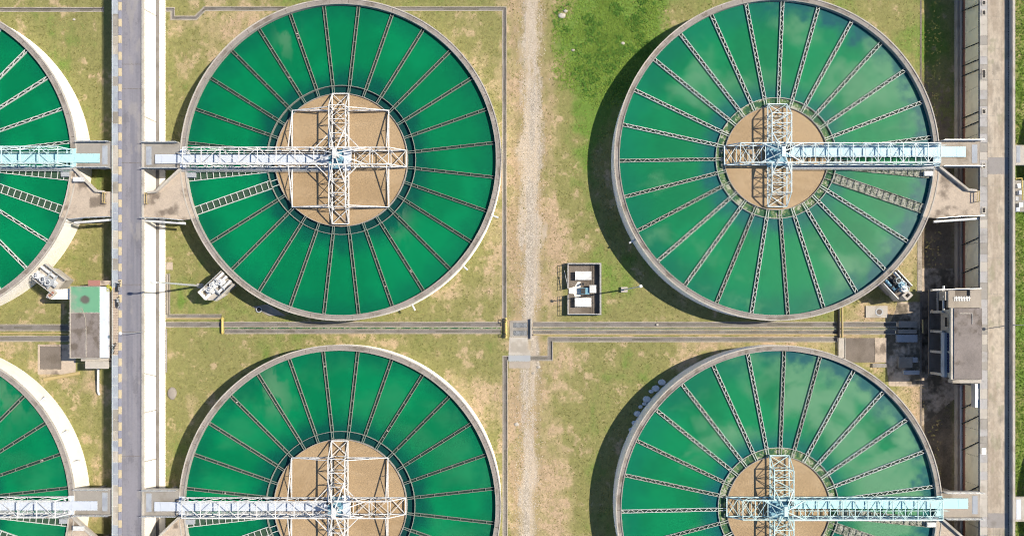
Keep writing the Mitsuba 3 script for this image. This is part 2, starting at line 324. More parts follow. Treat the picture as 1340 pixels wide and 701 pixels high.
# ---------------------------------------------------------------- round tanks
def ring_pt(c, a, r, z): return np.array([c[0] + r * math.cos(a), c[1] + r * math.sin(a), z])
sR = S * (H - ZR) / H
TANKS = {}
def launder(parent, c, a, r0, r1, w, mat_wall, tie_step, zig=False, wide=False, floor='m_launder_shade', rr=None, zt=3.86):
    d = np.array([math.cos(a), math.sin(a), 0]); n = np.array([-d[1], d[0], 0]); o = np.array([c[0], c[1], 0])
    m = MB()
    for s in (-1, 1):
        off = n * s * w / 2
        m.bar(o + d * r0 + off + [0, 0, zt - .30], o + d * r1 + off + [0, 0, zt - .30], .105 if wide else .075, .60)
        if rr is not None: m.bar(o + d * rr + off * .7 + [0, 0, zt - .02], o + d * r0 + off * .7 + [0, 0, zt - .02], .10, .10)
    k = r0 + tie_step * .5; q = 1
    while k < r1 - .2:
        e = tie_step * .8 * q if zig else 0
        m.bar(o + d * (k - e / 2) - n * w / 2 + [0, 0, zt], o + d * (k + e / 2) + n * w / 2 + [0, 0, zt], .11 if wide else .085, .06); q = -q
        k += tie_step * (1 + (0 if wide else rng.uniform(-.12, .12)))
    key = part(parent, 'launder', m.mesh(), mat_wall, label='wide ladder-like collecting trough' if wide else None)
    f = MB().bar(o + d * r0 + [0, 0, 3.64], o + d * r1 + [0, 0, 3.64], w - .06, .06)
    part(key, 'trough_floor', f.mesh(), floor)
def tank(key, label, wmat, nl, a0, sx, right=False, inner=(86.5, 98), visible=lambda a: True):
    u, v, r = BASINS[key]; c = P(u, v, ZR); R = r * sR
    k = thing('settling_tank', label, 'tank', 'round settling tanks of the waterworks')
    wr = (7.4 if not right else 7.2) * sR
    rimm = 'm_rim_mossy' if right else 'm_rim'
    part(k, 'wall', revolve([(R - .45, -1.9), (R - .1, -1.9), (R - .1, ZR - .18), (R - .45, ZR - .18)], c[0], c[1]), 'm_wall_white', smooth=30)
    part(k, 'rim', revolve([(R - wr, ZR - 1.3), (R, ZR - .18), (R, ZR), (R - wr, ZR)], c[0], c[1]), rimm, smooth=30)
    part(k, 'inner_kerb', revolve([(R - wr - .02, ZR - .8), (R - wr + .15, ZR - .8), (R - wr + .15, ZR + .12), (R - wr - .02, ZR + .12)], c[0], c[1]), 'm_conc', smooth=30)
    part(k, 'outer_kerb', revolve([(R - .16, ZR - .1), (R + .02, ZR - .1), (R + .02, ZR + .10), (R - .16, ZR + .10)], c[0], c[1]), 'm_conc_pale', smooth=30)
    jm = MB()       # pour joints across the rim
    for a in np.arange(0, 2 * math.pi, 2 * math.pi / 46) + rng.uniform(0, .02, 46):
        jm.bar(ring_pt(c, a, R - wr + .16, ZR + .001), ring_pt(c, a, R - .17, ZR + .001), .07 + rng.uniform(0, .06), .012)
    part(k, 'rim_joint', jm.mesh(), 'm_conc_dark', kind='stuff')
    ri, ro = inner[0] * sR, inner[1] * sR
    part(k, 'well_wall', revolve([(ri, 2.9), (ri + .11, 2.9), (ri + .11, 3.95), (ri, 3.95)], c[0], c[1]), 'm_conc', smooth=30)
    part(k, 'ring_wall', revolve([(ro - .10, 2.9), (ro, 2.9), (ro, 3.90), (ro - .10, 3.90)], c[0], c[1]), 'm_launder_mid' if right else 'm_launder', smooth=30)
    zc = 3.62 if right else 3.4
    part(k, 'ring_channel', revolve([(ri + .1, 3.05), (ro - .1, 3.05), (ro - .1, zc), (ri + .1, zc)], c[0], c[1]), 'm_moss' if right else 'm_dark_water', smooth=30)
    w = thing('water', 'brown water in the middle of a settling tank', None, kind='structure'); put(w, disc(c[0], c[1], ri + .05, 3.72, 96, 4), 'm_brown')
    w = thing('water', 'green water of a settling tank', None, kind='structure')
    put(w, revolve([(ro - .06, ZW - .2), (R - wr + .05, ZW - .2), (R - wr + .05, ZW), (ro - .06, ZW)], c[0], c[1]), wmat)
    step = 2 * math.pi / nl
    for i in range(nl):
        a = a0 + i * step
        a = (a + math.pi) % (2 * math.pi) - math.pi
        if not visible(a): continue
        dev = (a if sx > 0 else (math.pi - a + math.pi) % (2 * math.pi) - math.pi)    # angle from the bridge axis
        dev = math.degrees(dev)
        wide = -21 < dev < -4.5
        if wide: launder(k, c, a, ro - .06, R - wr + .05, 1.5 if right else 1.35, 'm_crust' if right else 'm_launder_pale', 1.05, wide=True, floor='m_crust' if right else 'm_trough_wide', rr=ri + .1)
        elif right: launder(k, c, a, ro - .06, R - wr + .05, 0.51, 'm_launder_pale' if rng.random() > .25 else 'm_launder_mid', .8, zig=True, rr=ri + .1)
        else: launder(k, c, a, ro - .06, R - wr + .05, .44, 'm_launder_pale' if key == 'lt' else 'm_launder', 1.2 if key == 'lt' else 2.1, zig=key == 'lt', rr=ri + .1)
    if not right:
        for j in range(6):
            a = a0 + int(rng.integers(nl)) * step; q_ = rng.uniform(ro + 2, R - 2); pp_ = ring_pt(c, a, q_, 3.9)
            if visible((a + math.pi) % (2 * math.pi) - math.pi): part(k, 'scum_baffle_clip', MB().box(pp_[0] - .11, pp_[0] + .11, pp_[1] - .09, pp_[1] + .09, 3.78, 3.95).mesh(), 'm_conc_pale')
    b = MB()    # sluice box at the end of the first wide trough
    p = ring_pt(c, 0 if sx > 0 else math.pi, R - wr - .9, 0); p[1] -= 2.55 if not right else 2.6
    b.box(p[0] - .75, p[0] + .75, p[1] - .38, p[1] + .38, 3.8, 4.25)
    part(k, 'sluice_box', b.mesh(), 'm_white_paint' if right else 'm_grey_steel')
    TANKS[key] = (k, c, R, wr, ri, ro, sx)
    return k
d28, d27 = 2 * math.pi / 28, 2 * math.pi / 27
tank('tl', 'whole green tank beside the grey road, upper left of the track', 'm_water_tl', 28, d28 / 2, -1)
tank('bl', 'green tank beside the grey road, lower left, cut by the bottom edge', 'm_water_bl', 28, d28 / 2, -1)
tank('tr', 'whole round green tank with mossy ring channel beside the enclosure, upper right', 'm_water_tr', 27, math.pi / 2 - math.radians(2.35), 1, True, (67.5, 79.5))
tank('br', 'round tank with cloudy green water and aqua bridge, lower right of the track', 'm_water_br', 27, math.pi / 2 - math.radians(2.1), 1, True, (67.5, 79.5))
tank('lt', 'round green tank west of the grey road, cut by the left edge, upper one', 'm_water_lt', 28, d28 / 2, 1, visible=lambda a: abs(a) < 1.05)
tank('lb', 'round green tank west of the grey road, in the lower left corner', 'm_water_lb', 28, d28 / 2, 1, visible=lambda a: -.4 < a < 1.05)
for v, lab in ((206.5, 'round tank just outside the upper right edge, only its shadow in view'), (665, 'round tank just outside the lower right edge, only its shadow in view')):
    c = P(1597, v, ZR); R = 213 * sR
    k = thing('settling_tank', lab, 'tank', 'round settling tanks of the waterworks')
    part(k, 'wall', revolve([(R - .45, -.1), (R - .1, -.1), (R - .1, ZR - .18), (R - .45, ZR - .18)], c[0], c[1]), 'm_wall_white', smooth=30)
    part(k, 'rim', revolve([(R - .95, ZR - 1.2), (R, ZR - .18), (R, ZR), (R - .95, ZR)], c[0], c[1]), 'm_rim_mossy', smooth=30)
    w = thing('water', 'green water of a settling tank', None, kind='structure'); put(w, disc(c[0], c[1], R - .9, ZW, 128, 4), 'm_water_tr')
# small brackets and overflow stubs on the outer walls
for key, degs in (('tl', (-41, -64, -20)), ('lb', (26, 15, 40)), ('tr', (-150,)), ('br', ())):
    k, c, R = TANKS[key][:3]
    for dg in degs:
        a = math.radians(dg); part(k, 'overflow_stub', MB().tube(ring_pt(c, a, R - .05, 3.3), ring_pt(c, a, R + 1.1, 3.2), .16).mesh(), 'm_white_paint', smooth=40)

# ---------------------------------------------------------------- truss bridges over the tanks
def box_truss(parent, o, d, b0, b1, t0, t1, w, h, n, pm, top_x=True, skip=None, zb=ZB, cw=.17):
    """open lattice girder along d: bottom chords from b0 to b1, top chords from t0 to t1"""
    d = np.array([*d, 0.0]); s_ = np.array([-d[1], d[0], 0]); o = np.array([o[0], o[1], 0.0])
    def at(t, s, z): return o + d * t + s_ * s * w / 2 + [0, 0, z]
    z0, z1 = zb + .1, zb + h
    for s in (-1, 1):
        part(parent, 'bottom_chord', MB().bar(at(b0, s, z0), at(b1, s, z0), cw, cw).mesh(), pm)
        part(parent, 'top_chord', MB().bar(at(t0, s, z1), at(t1, s, z1), cw, cw).mesh(), pm)
        for tb, tt in ((b0, t0), (b1, t1)):
            part(parent, 'end_brace', MB().bar(at(tb, s, z0), at(tt, s, z1), .13).mesh(), pm)
    ts = np.linspace(t0, t1, n + 1)
    for i, q in enumerate(ts):
        part(parent, 'frame', MB().bar(at(q, -1, z0), at(q, -1, z1), .09).bar(at(q, 1, z0), at(q, 1, z1), .09).bar(at(q, -1, z1), at(q, 1, z1), .12).bar(at(q, -1, z0), at(q, 1, z0), .09).mesh(), pm)
        if i < n:
            e = ts[i + 1]; a, b = (q, e) if i % 2 else (e, q)
            for s in (-1, 1): part(parent, 'side_brace', MB().bar(at(a, s, z0), at(b, s, z1), .08).mesh(), pm)
            if top_x: part(parent, 'top_brace', MB().bar(at(a, -1, z1), at(b, 1, z1), .075).mesh(), pm)
            if skip is None or not (skip[0] < (q + e) / 2 < skip[1]):
                part(parent, 'bottom_brace', MB().bar(at(q, -1, z0), at(e, 1, z0), .07).bar(at(q, 1, z0), at(e, -1, z0), .07).mesh(), pm)
    for b_, t_ in ((b0, t0), (b1, t1)):
        part(parent, 'end_frame', MB().bar(at(b_, -1, z0), at(b_, 1, z0), .17).bar(at(b_, -1, z0), at(t_, 1, z0), .10).bar(at(b_, 1, z0), at(t_, -1, z0), .10).mesh(), pm)
def bridge(key, label, pm, plate, steel, left, square, apex):
    k0, c, R, wr, ri, ro, sx = TANKS[key]
    k = thing('truss_bridge', label, 'bridge', 'truss bridges reaching to the middle of the tanks')
    s = sR
    w, h = (21.5 * s, 2.3) if left else (25 * s, 2.0)
    oy = .10 if left else .35
    o = (c[0], c[1] + oy)
    arm = ri / s - 1.5 if left else ri / s - .5
    tin = 20 if left else 16
    ext = 206 if left else 212
    far = 86 if left else 69
    npan = 11 if left else 16
    # girder along the bridge
    box_truss(k, o, (sx, 0), -far * s, ext * s, -(far - tin) * s, (ext - 8) * s, w, h, npan, pm, skip=(0, 400))
    box_truss(k, o, (0, 1), w / 2 + .1, arm * s, w / 2 + .1, (arm - tin) * s, w, h, 3, pm)
    box_truss(k, o, (0, -1), w / 2 + .1, arm * s, w / 2 + .1, (arm - tin) * s, w, h, 3, pm)
    # deck plates, one per panel
    ex = (242 if left else 246) * s; py = oy - .05 if left else oy + .55
    q, e, pw = 12 * s, 0, (12.0 if left else 13.5) * s
    while q < ex - .1:
        e = min(q + 24.6 * s, ex)
        part(k, 'deck_plate', MB().box(c[0] + sx * q, c[0] + sx * (e - .03), c[1] + py - pw / 2, c[1] + py + pw / 2, ZB + .16, ZB + .24).mesh(), plate)
        q = e
    m = MB(); r_ = MB()
    for sd in (-1, 1):
        y = c[1] + py + sd * (pw / 2 + .06)
        for z in (.55, 1.05): r_.bar([c[0] + sx * 14 * s, y, ZB + .2 + z], [c[0] + sx * (ext + 4) * s, y, ZB + .2 + z], .05)
        for q in np.arange(14 * s, (ext + 4) * s, 2.0): m.bar([c[0] + sx * q, y, ZB + .2], [c[0] + sx * q, y, ZB + 1.25], .05)
    part(k, 'handrail', r_.mesh(), pm); part(k, 'rail_post', m.mesh(), pm, kind='stuff')
    # cable tray and sludge pipe hung beside the girder
    y = c[1] + oy - w / 2 - .55
    part(k, 'cable_tray', MB().bar([c[0] + sx * 10 * s, y + .2, ZB], [c[0] + sx * (ext + 2) * s, y + .2, ZB], .34, .10).mesh(), 'm_grey_steel')
    part(k, 'conduit', MB().tube([c[0] + sx * 12 * s, y - .15, ZB + .1], [c[0] + sx * (ext + 2) * s, y - .15, ZB + .1], .07).mesh(), 'm_galv', smooth=40)
    # seat of the bridge on the rim
    part(k, 'bearing', MB().box(c[0] + sx * (R - wr - .1), c[0] + sx * (R - .1), c[1] + oy - w / 2 - .2, c[1] + oy + w / 2 + .2, ZR + .005, ZB + .12).mesh(), plate)
    # drive in the middle
    X = lambda t: c[0] - sx * t * s * -1
    part(k, 'drive_platform', MB().box(c[0] - 1.9, c[0] + 1.5, c[1] + oy - 1.7, c[1] + oy + 1.5, ZB + .22, ZB + .30).mesh(), steel)
    part(k, 'side_platform', MB().box(c[0] + sx * -1.75, c[0] + sx * -.45, c[1] + oy - 2.0, c[1] + oy + 1.8, ZB + .34, ZB + .42).mesh(), plate if left else steel)
    part(k, 'gearbox', trimesh.creation.cylinder(.62, 1.0, sections=24).apply_translation([c[0], c[1] + oy, ZB + .92]), steel, smooth=40)
    part(k, 'motor', MB().tube([c[0] - .9, c[1] + oy + .5, ZB + .8], [c[0] - .1, c[1] + oy + .5, ZB + .8], .28, 12).mesh(), 'm_blue_steel', smooth=40)
    part(k, 'drive_shaft', MB().tube([c[0], c[1] + oy, 3.4], [c[0], c[1] + oy, ZB + apex], .20, 12).mesh(), pm, smooth=40)
    part(k, 'control_cabinet', MB().box(c[0] + sx * 1.2, c[0] + sx * 1.9, c[1] + oy + .5, c[1] + oy + 1.3, ZB + .3, ZB + 1.3).mesh(), 'm_dark_steel')
    top = np.array([c[0], c[1] + oy, ZB + apex])
    L = 37 * s if left else 27 * s
    for dx, dy in ((sx, 0), (-sx, 0), (0, 1), (0, -1)):
        m = MB()
        for q in (-1, 1):
            e = np.array([c[0] + dx * L - dy * q * w / 2, c[1] + oy + dy * L + dx * q * w / 2, ZB + h]); m.bar(top, e, .14)
        part(k, 'stay', m.mesh(), pm)
    part(k, 'mast_head', MB().box(top[0] - .3, top[0] + .3, top[1] - .8, top[1] + .8, top[2] - .1, top[2] + .12).mesh(), pm)
    if square:      # braced square frame between the four arms
        q = 63 * s; z0 = ZB + .1; z1 = ZB + h - .1
        for dx, dy in ((1, 0), (-1, 0), (0, 1), (0, -1)):
            for sd in (-1, 1):
                D, E = np.array([dx, dy]), np.array([-dy, dx]) * sd
                f = lambda t, z: np.array([*(np.array(o) + D * q + E * t), z])
                a_, b_ = f(q, z0), f(w / 2, z0); t_ = f(w / 2, z1); mid = f(q * .55 + w * .22, z0); mt = a_ * .53 + t_ * .47
                part(k, 'corner_strut', MB().bar(a_, b_, .15).bar(a_, t_, .13).bar(mid, mt, .08).bar(b_, mt, .08).mesh(), pm)
        for dx, dy in ((1, 1), (1, -1), (-1, 1), (-1, -1)):
            part(k, 'knee_brace', MB().bar([o[0] + dx * 28 * s, o[1] + dy * w / 2, z1], [o[0] + dx * w / 2, o[1] + dy * 28 * s, z1], .13).mesh(), pm)
bridge('tl', 'white truss bridge with square frame in the whole upper left tank', 'm_white_paint', 'm_pale_plate', 'm_blue_steel', True, True, 4.0)
bridge('bl', 'white truss bridge with square frame at the bottom edge, left of the track', 'm_white_paint', 'm_pale_plate', 'm_blue_steel', True, True, 4.0)
bridge('tr', 'pale blue truss bridge with cross arms over the upper right tank', 'm_ice_paint', 'm_ice_plate', 'm_blue_steel', False, False, 2.8)
bridge('br', 'aqua truss bridge with cross arms over the lower right tank', 'm_aqua_paint', 'm_aqua_plate', 'm_blue_steel', False, False, 2.8)
bridge('lt', 'pale aqua truss bridge at the left edge above the pump house', 'm_aqua_paint', 'm_aqua_plate', 'm_blue_steel', True, True, 4.0)
bridge('lb', 'white truss bridge in the lower left corner of the picture', 'm_white_paint', 'm_pale_plate', 'm_blue_steel', True, True, 4.0)

# ---------------------------------------------------------------- landings between tanks and raised roads
def landing(key, label, edge, rail_mat):
    k0, c, R, wr, ri, ro, sx = TANKS[key]; s = sR; Z = 4.13
    q = lambda dx, dy: (c[0] + sx * dx * s, c[1] - dy * s)
    k = thing('concrete_landing', label, 'landing', 'landings between the tanks and the raised roads')
    r0 = R / s - 3.5; e = edge - .3
    part(k, 'approach_slab', MB().prism([q(r0, -21), q(e, -21), q(e, 11), q(r0, 11)], Z - .5, Z).mesh(), 'm_deck_warm' if sx > 0 and edge > 262 else 'm_conc')
    part(k, 'approach_kerb', MB().prism([q(r0 + 4, -22.5), q(e, -22.5), q(e, -21.05), q(r0 + 4, -21.05)], Z - .5, Z + .25).mesh(), 'm_conc_pale')
    part(k, 'approach_kerb', MB().prism([q(r0 + 4, 11.05), q(e, 11.05), q(e, 12.8), q(r0 + 4, 12.8)], Z - .5, Z + .25).mesh(), 'm_conc')
    part(k, 'cover_plate', MB().prism([q(edge - 12, -17), q(edge - 5, -17), q(edge - 5, 7), q(edge - 12, 7)], Z + .004, Z + .03).mesh(), 'm_blue_slab')
    r = R - wr - .02
    arc = [(c[0] + sx * math.cos(a) * r, c[1] - math.sin(a) * r) for a in np.radians(np.linspace(4.6, 22.0, 12))]
    fan = Polygon(arc + [q(r0 - 2, 79), q(edge - 28, 76), q(e, 75), q(e, 43), q(edge - 18, 42), q(r0 + 3, 15.5)])
    part(k, 'fan_slab', MB().prism(fan.buffer(0), Z - .45, Z).mesh(), 'm_landing')
    part(k, 'fan_edge', MB().prism(LineString(arc).buffer(.1, cap_style=2), Z - .9, Z + .14).mesh(), 'm_conc_pale')
    part(k, 'parapet', MB().prism(LineString([q(r0 + 1, 12.5), q(edge - 19, 42.5), q(edge - 8, 43.5)]).buffer(.17, cap_style=2, join_style=2), Z, Z + .55).mesh(), 'm_conc_pale')
    m, hr = MB(), []
    for pts in ([q(e, 76.5), q(edge - 30, 77.5), q(r0 - 3, 80)], [q(r0 + 5, -21.8), q(e, -21.8)], [q(r0 + 5, 12), q(e, 12)]):
        ln = LineString(pts); r_ = MB(); hr.append(r_)
        for z in (.5, 1.0):
            for a, b in zip(pts[:-1], pts[1:]): r_.bar([*a, Z + z], [*b, Z + z], .08)
        for t_ in np.arange(0, ln.length, 1.2):
            a = ln.interpolate(t_); m.bar([a.x, a.y, Z - .1], [a.x, a.y, Z + 1.0], .07)
    for pts in hr: part(k, 'handrail', pts.mesh(), rail_mat); part(k, 'rail_post', m.mesh(), rail_mat, kind='stuff')
    part(k, 'water_pipe', MB().tube([*q(e, 79), Z - .5], [*q(r0 - 2, 83), Z - .5], .22, 10).mesh(), 'm_white_paint', smooth=40)
    part(k, 'gate', MB().bar([*q(edge - 7, 45), Z + .9], [*q(edge - 7, 58), Z + .9], .08).bar([*q(edge - 7, 45), Z + .4], [*q(edge - 7, 58), Z + .4], .08).bar([*q(edge - 7, 45), Z], [*q(edge - 7, 45), Z + 1], .1).bar([*q(edge - 7, 58), Z], [*q(edge - 7, 58), Z + 1], .1).mesh(), 'm_yellow_old')
    part(k, 'pier', MB().box(*sorted((q(edge - 30, 0)[0], q(edge - 26, 0)[0])), q(0, 8)[1], q(0, -18)[1], 0, Z - .5).mesh(), 'm_conc')
    part(k, 'pier', MB().box(*sorted((q(edge - 24, 0)[0], q(edge - 20, 0)[0])), q(0, 72)[1], q(0, 48)[1], 0, Z - .45).mesh(), 'm_conc')
    if sx > 0 and edge < 262:
        a = q(edge - 40, 28); part(k, 'box', MB().box(a[0] - .8, a[0] + .9, a[1] - .35, a[1] + .35, Z + .45, Z + .8).bar([a[0], a[1], Z], [a[0], a[1], Z + .5], .12).mesh(), 'm_white_paint', label='white cabinet on a post')
    return k
landing('tl', 'brown stained landing between the grey road and the upper left tank', 259.5, 'm_galv')
landing('bl', 'landing between the grey road and the lower left tank, at the bottom edge', 258.5, 'm_galv')
landing('tr', 'weathered landing between the pale road and the upper right tank', 267, 'm_galv')
landing('br', 'landing between the pale road and the lower right tank, at the bottom edge', 264.5, 'm_galv')
landing('lt', 'landing with a white cabinet between the far left tank and the grey road', 256, 'm_galv')
landing('lb', 'landing in the lower left corner between tank and grey road', 259, 'm_galv')

# ---------------------------------------------------------------- grey raised road on the left
ZD = 4.0
road = thing('road', 'grey raised road with yellow kerb blocks and a white side wall', None, kind='structure')
VA, VB = -60, 790
part(road, 'wall', pbox(146.5, 187.6, VA, VB, 0, ZD).mesh(), 'm_wall_white')
part(road, 'asphalt', pbox(158.9, 184.6, VA, VB, ZD, ZD + .012).mesh(), 'm_asphalt')
part(road, 'parapet', pbox(185.2, 187.9, VA, VB, ZD + .003, ZD + .32).mesh(), 'm_conc_pale')
v = VA; i = 0
while v < VB:                                   # painted kerb blocks
    L = 10.6 + rng.uniform(-.8, .8)
    part(road, 'kerb_block', pbox(155.0, 158.7, v, v + L - .25, ZD, ZD + .16 + rng.uniform(0, .02)).mesh(), 'm_kerb_yellow' if i % 2 == 0 else 'm_kerb_grey')
    v += L; i += 1
v = VA
slabs = ['m_blue_slab', 'm_blue_slab', 'm_conc', 'm_conc_pale']
while v < VB:                                   # cover slabs of the duct along the western edge
    if 376 < v < 463:
        L = 3.4 + rng.uniform(-.3, .3); part(road, 'plank', pbox(146.3, 154.7, v, v + L - .35, ZD, ZD + .06 + rng.uniform(0, .03)).mesh(), 'm_wood')
    else:
        L = 12 + rng.uniform(-3, 4); L = min(L, 376 - v + .2) if v < 376 < v + L else L
        near = abs(v - 200) < 22 or abs(v - 655) < 22
        part(road, 'cover_slab', pbox(146.3, 154.7, v, v + L - .35, ZD, ZD + .05 + rng.uniform(0, .03)).mesh(), 'm_conc_pale' if near else slabs[int(rng.integers(4))])
    v += L
for v in (84, 116, 213, 372, 434, 596):         # tar-filled joints; two are thin shadow lines painted dark
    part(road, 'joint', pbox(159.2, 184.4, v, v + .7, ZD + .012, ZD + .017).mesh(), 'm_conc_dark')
part(road, 'crossing_strip', pbox(158.95, 184.5, 188, 213, ZD + .012, ZD + .018).mesh(), 'm_asphalt')
part(road, 'gutter', pbox(203.2, 208.2, VA, VB, 0, .01).mesh(), 'm_drain')
part(road, 'apron', pbox(208.5, 216.2, VA, VB, -.1, .10).mesh(), 'm_white_conc')
for k_, v in enumerate((3, 14, 30, 48, 69, 88, 108, 127, 146, 160, 330, 350, 470, 500, 540, 580, 610)):
    a = P(201.5, v, 0)
    part(road, 'weep_pipe', MB().tube([a[0] - .6, a[1], .35], [a[0] + .25, a[1], .3], .09, 8).mesh(), 'm_conc', smooth=40)
for v0, v1 in ((12, 21), (152, 160), (488, 492), (540, 536), (604, 600)):   # cables down the side wall
    part(road, 'cable', MB().tube(P(187.9, v0, ZD + .1), P(205, v1, .25), .035, 6).mesh(), 'm_dark_steel', smooth=40)
rr_, pp_ = MB(), MB()
for z in (.5, .95): rr_.bar(P(146.9, VA, ZD + z), P(146.9, VB, ZD + z), .05)
for v in np.arange(VA, VB, 12.0): pp_.bar(P(146.9, v, ZD), P(146.9, v, ZD + .95), .05)
part(road, 'handrail', rr_.mesh(), 'm_ice_paint'); part(road, 'rail_post', pp_.mesh(), 'm_ice_paint', kind='stuff')

# ---------------------------------------------------------------- pale raised road and channel on the right
pale = thing('road', 'pale raised concrete road along the right edge', None, kind='structure')
part(pale, 'wall', pbox(1282.2, 1328.2, VA, VB, ZT, ZD).mesh(), 'm_conc')
v = VA
while v < VB:
    L = rng.uniform(38, 52); part(pale, 'road_slab', pbox(1292.4, 1319.5, v, v + L - .3, ZD, ZD + .03 + rng.uniform(0, .006)).mesh(), 'm_road_pale'); v += L
part(pale, 'patch', pbox(1292.4, 1319.4, 206, 228, ZD + .04, ZD + .048).mesh(), 'm_conc_patch')
part(pale, 'patch', pbox(1292.4, 1319.4, 671, 690, ZD + .04, ZD + .048).mesh(), 'm_conc_patch')
v = VA
while v < VB:
    L = rng.uniform(9, 15); part(pale, 'kerb_slab', pbox(1282.3, 1292.0, v, v + L - .25, ZD, ZD + .13 + rng.uniform(0, .03)).mesh(), ['m_conc_pale', 'm_conc_cool', 'm_conc', 'm_conc_cool'][int(rng.integers(4))]); v += L
part(pale, 'parapet', pbox(1325.2, 1328.4, VA, VB, ZD + .003, ZD + .85).mesh(), 'm_conc_pale')
part(pale, 'gutter', pbox(1319.8, 1325.0, VA, VB, ZD, ZD + .008).mesh(), 'm_gutter_shade')  # dark blue strip: parapet shade painted into the gutter colour
part(pale, 'pipe', MB().tube(P(1323.4, VA, ZD + .22), P(1323.4, VB, ZD + .22), .16, 8).mesh(), 'm_dark_steel', smooth=40)
for v, s_ in ((4, 2.2), (17, 2.6), (97, 5), (146, 2.4), (217, 2.6), (275, 3), (590, 3)):
    f = pbox(1284.5, 1290.5, v - s_ - 1.4, v + s_ + 1.4, ZD + .17, ZD + .24).mesh(); kf = part(pale, 'hatch', f, 'm_conc_pale' if v != 590 else 'm_white_conc')
    if v != 590: part(kf, 'opening', pbox(1285.7, 1289.3, v - s_, v + s_, ZD + .242, ZD + .247).mesh(), 'm_rubber')
X1 = P(1282.2, 0, ZD)[0]
for v0, v1 in ((VA, 376), (504, VB)):
    part(pale, 'plinth', MB().box(X1 - .45, X1, P(0, v1, 0)[1], P(0, v0, 0)[1], ZT, -.95).mesh(), 'm_conc_pale')
    part(pale, 'wall_recess', MB().box(X1 - .04, X1, P(0, v1, 0)[1], P(0, v0, 0)[1], -.95, .45).mesh(), 'm_rust')  # thin reddish-brown band along the lower wall
    part(pale, 'pipe', MB().tube([X1 - .3, P(0, v1, 0)[1], -.2], [X1 - .3, P(0, v0, 0)[1], -.2], .20, 10).mesh(), 'm_blue_slab' if v0 > 0 else 'm_conc', smooth=40)
    v = v0
    while v < v1 - 2:
        L = min(rng.uniform(26, 40), v1 - v)
        part(pale, 'wall_panel', MB().box(X1 - .09, X1, P(0, v + L, 2)[1] + .04, P(0, v, 2)[1] - .04, .5, 3.72).mesh(), 'm_wall_beige'); v += L
    part(pale, 'cornice', MB().box(X1 - .12, X1 - .001, P(0, v1, 0)[1], P(0, v0, 0)[1], 3.74, 3.98).mesh(), 'm_conc')
for v in (10, 60, 82, 95, 150, 163, 315, 352, 528, 548, 582, 640):
    part(pale, 'cable', MB().tube([X1 - .15, P(0, v - 4, 4)[1], 3.95], [X1 - .5, P(0, v + 6, 0)[1], .3], .10, 6).mesh(), 'm_dark_steel', smooth=40)

# ---------------------------------------------------------------- pump house on the left
b = thing('pump_house', 'flat pump house with half green roof and white awning beside the grey road', 'building')
ZH = 5.2
part(b, 'wall', pbox(92.8, 130.2, 376, 467, 0, ZH - .25).mesh(), 'm_wall_white')
rf = part(b, 'roof', pbox(91.6, 130, 375, 409, ZH - .25, ZH).mesh(), 'm_roof_green', label='green painted half of the roof')
part(b, 'roof', pbox(91.6, 130, 409.05, 468, ZH - .25, ZH - .004).mesh(), 'm_roof_dark', label='grey weathered half of the roof')
m = MB(); 
for a_ in ((91.2, 92, 375, 468.4), (91.2, 130.3, 374.3, 375.1), (91.2, 130.3, 467.7, 468.6)): pbox(*a_, ZH - .2, ZH + .12, m)
part(b, 'roof_edge', m.mesh(), 'm_conc_pale')
part(b, 'roof_joint', pbox(92, 130, 408.6, 409.4, ZH + .002, ZH + .03).mesh(), 'm_conc_pale')
part(b, 'roof_hose', MB().path([P(u, v, ZH + .05) for u, v in ((107.5, 404), (110, 411), (112, 418), (112.6, 428), (112.5, 445), (112.6, 467))], .055, 6).mesh(), 'm_conc_pale', smooth=60)
for v in np.arange(409.5, 467, 5.8):
    part(b, 'bracket', MB().bar(P(90.2, v, ZH - .1), P(92, v, ZH - .1), .14).mesh(), 'm_conc_pale')
for v0, v1 in ((375, 419), (419.2, 468)):
    part(b, 'awning', MB().raw([P(130.5, v0, 5.08), P(142, v0, 4.86), P(142, v1, 4.86), P(130.5, v1, 5.08), P(130.5, v0, 5.02), P(142, v0, 4.80), P(142, v1, 4.80), P(130.5, v1, 5.02)], CF[:, ::-1]).mesh(), 'm_pale_plate')
part(b, 'awning_trim', pbox(142, 142.9, 374.6, 468.3, 4.78, 4.90).mesh(), 'm_white_paint')
for v in (378, 400, 422, 444, 465): part(b, 'awning_post', MB().bar(P(141.5, v, 0.2), P(141.5, v, 4.8), .1).mesh(), 'm_white_paint')
part(b, 'canopy', pbox(111.5, 141.5, 472.5, 482.2, 4.05, 4.3).mesh(), 'm_conc_pale', label='beige canopy at the southern end')
part(b, 'ledge', pbox(106, 141, 468.7, 472.2, 0, 4.0).mesh(), 'm_conc_pale')
part(b, 'pier', pbox(114, 139, 474, 481, 0, 4.05).mesh(), 'm_conc_pale')
part(b, 'porch_roof', pbox(115.2, 130, 366.5, 373.8, 4.1, 4.3).mesh(), 'm_red', label='small red porch roof at the northern end')
part(b, 'porch', pbox(116, 143, 366.9, 373.6, 0, 4.08).mesh(), 'm_landing')
part(b, 'downpipe', MB().path([P(128.6, 482, 1.2), P(128.4, 512, .6), P(130, 516, .3)], .19, 10).mesh(), 'm_white_paint', smooth=40)
cw_ = thing('catwalk', 'white catwalk from the pump house to the far left tank', 'walkway')
part(cw_, 'deck', pprism([(60, 389), (68, 379), (92, 377.5), (92, 391.8), (68, 391.8)], 3.9, 4.15).mesh(), 'm_white_conc')
part(cw_, 'shaft_wall', pprism([(60.5, 386.5), (69, 378.3), (73.5, 383), (65, 391.3)], 4.152, 4.55).mesh(), 'm_conc_pale')
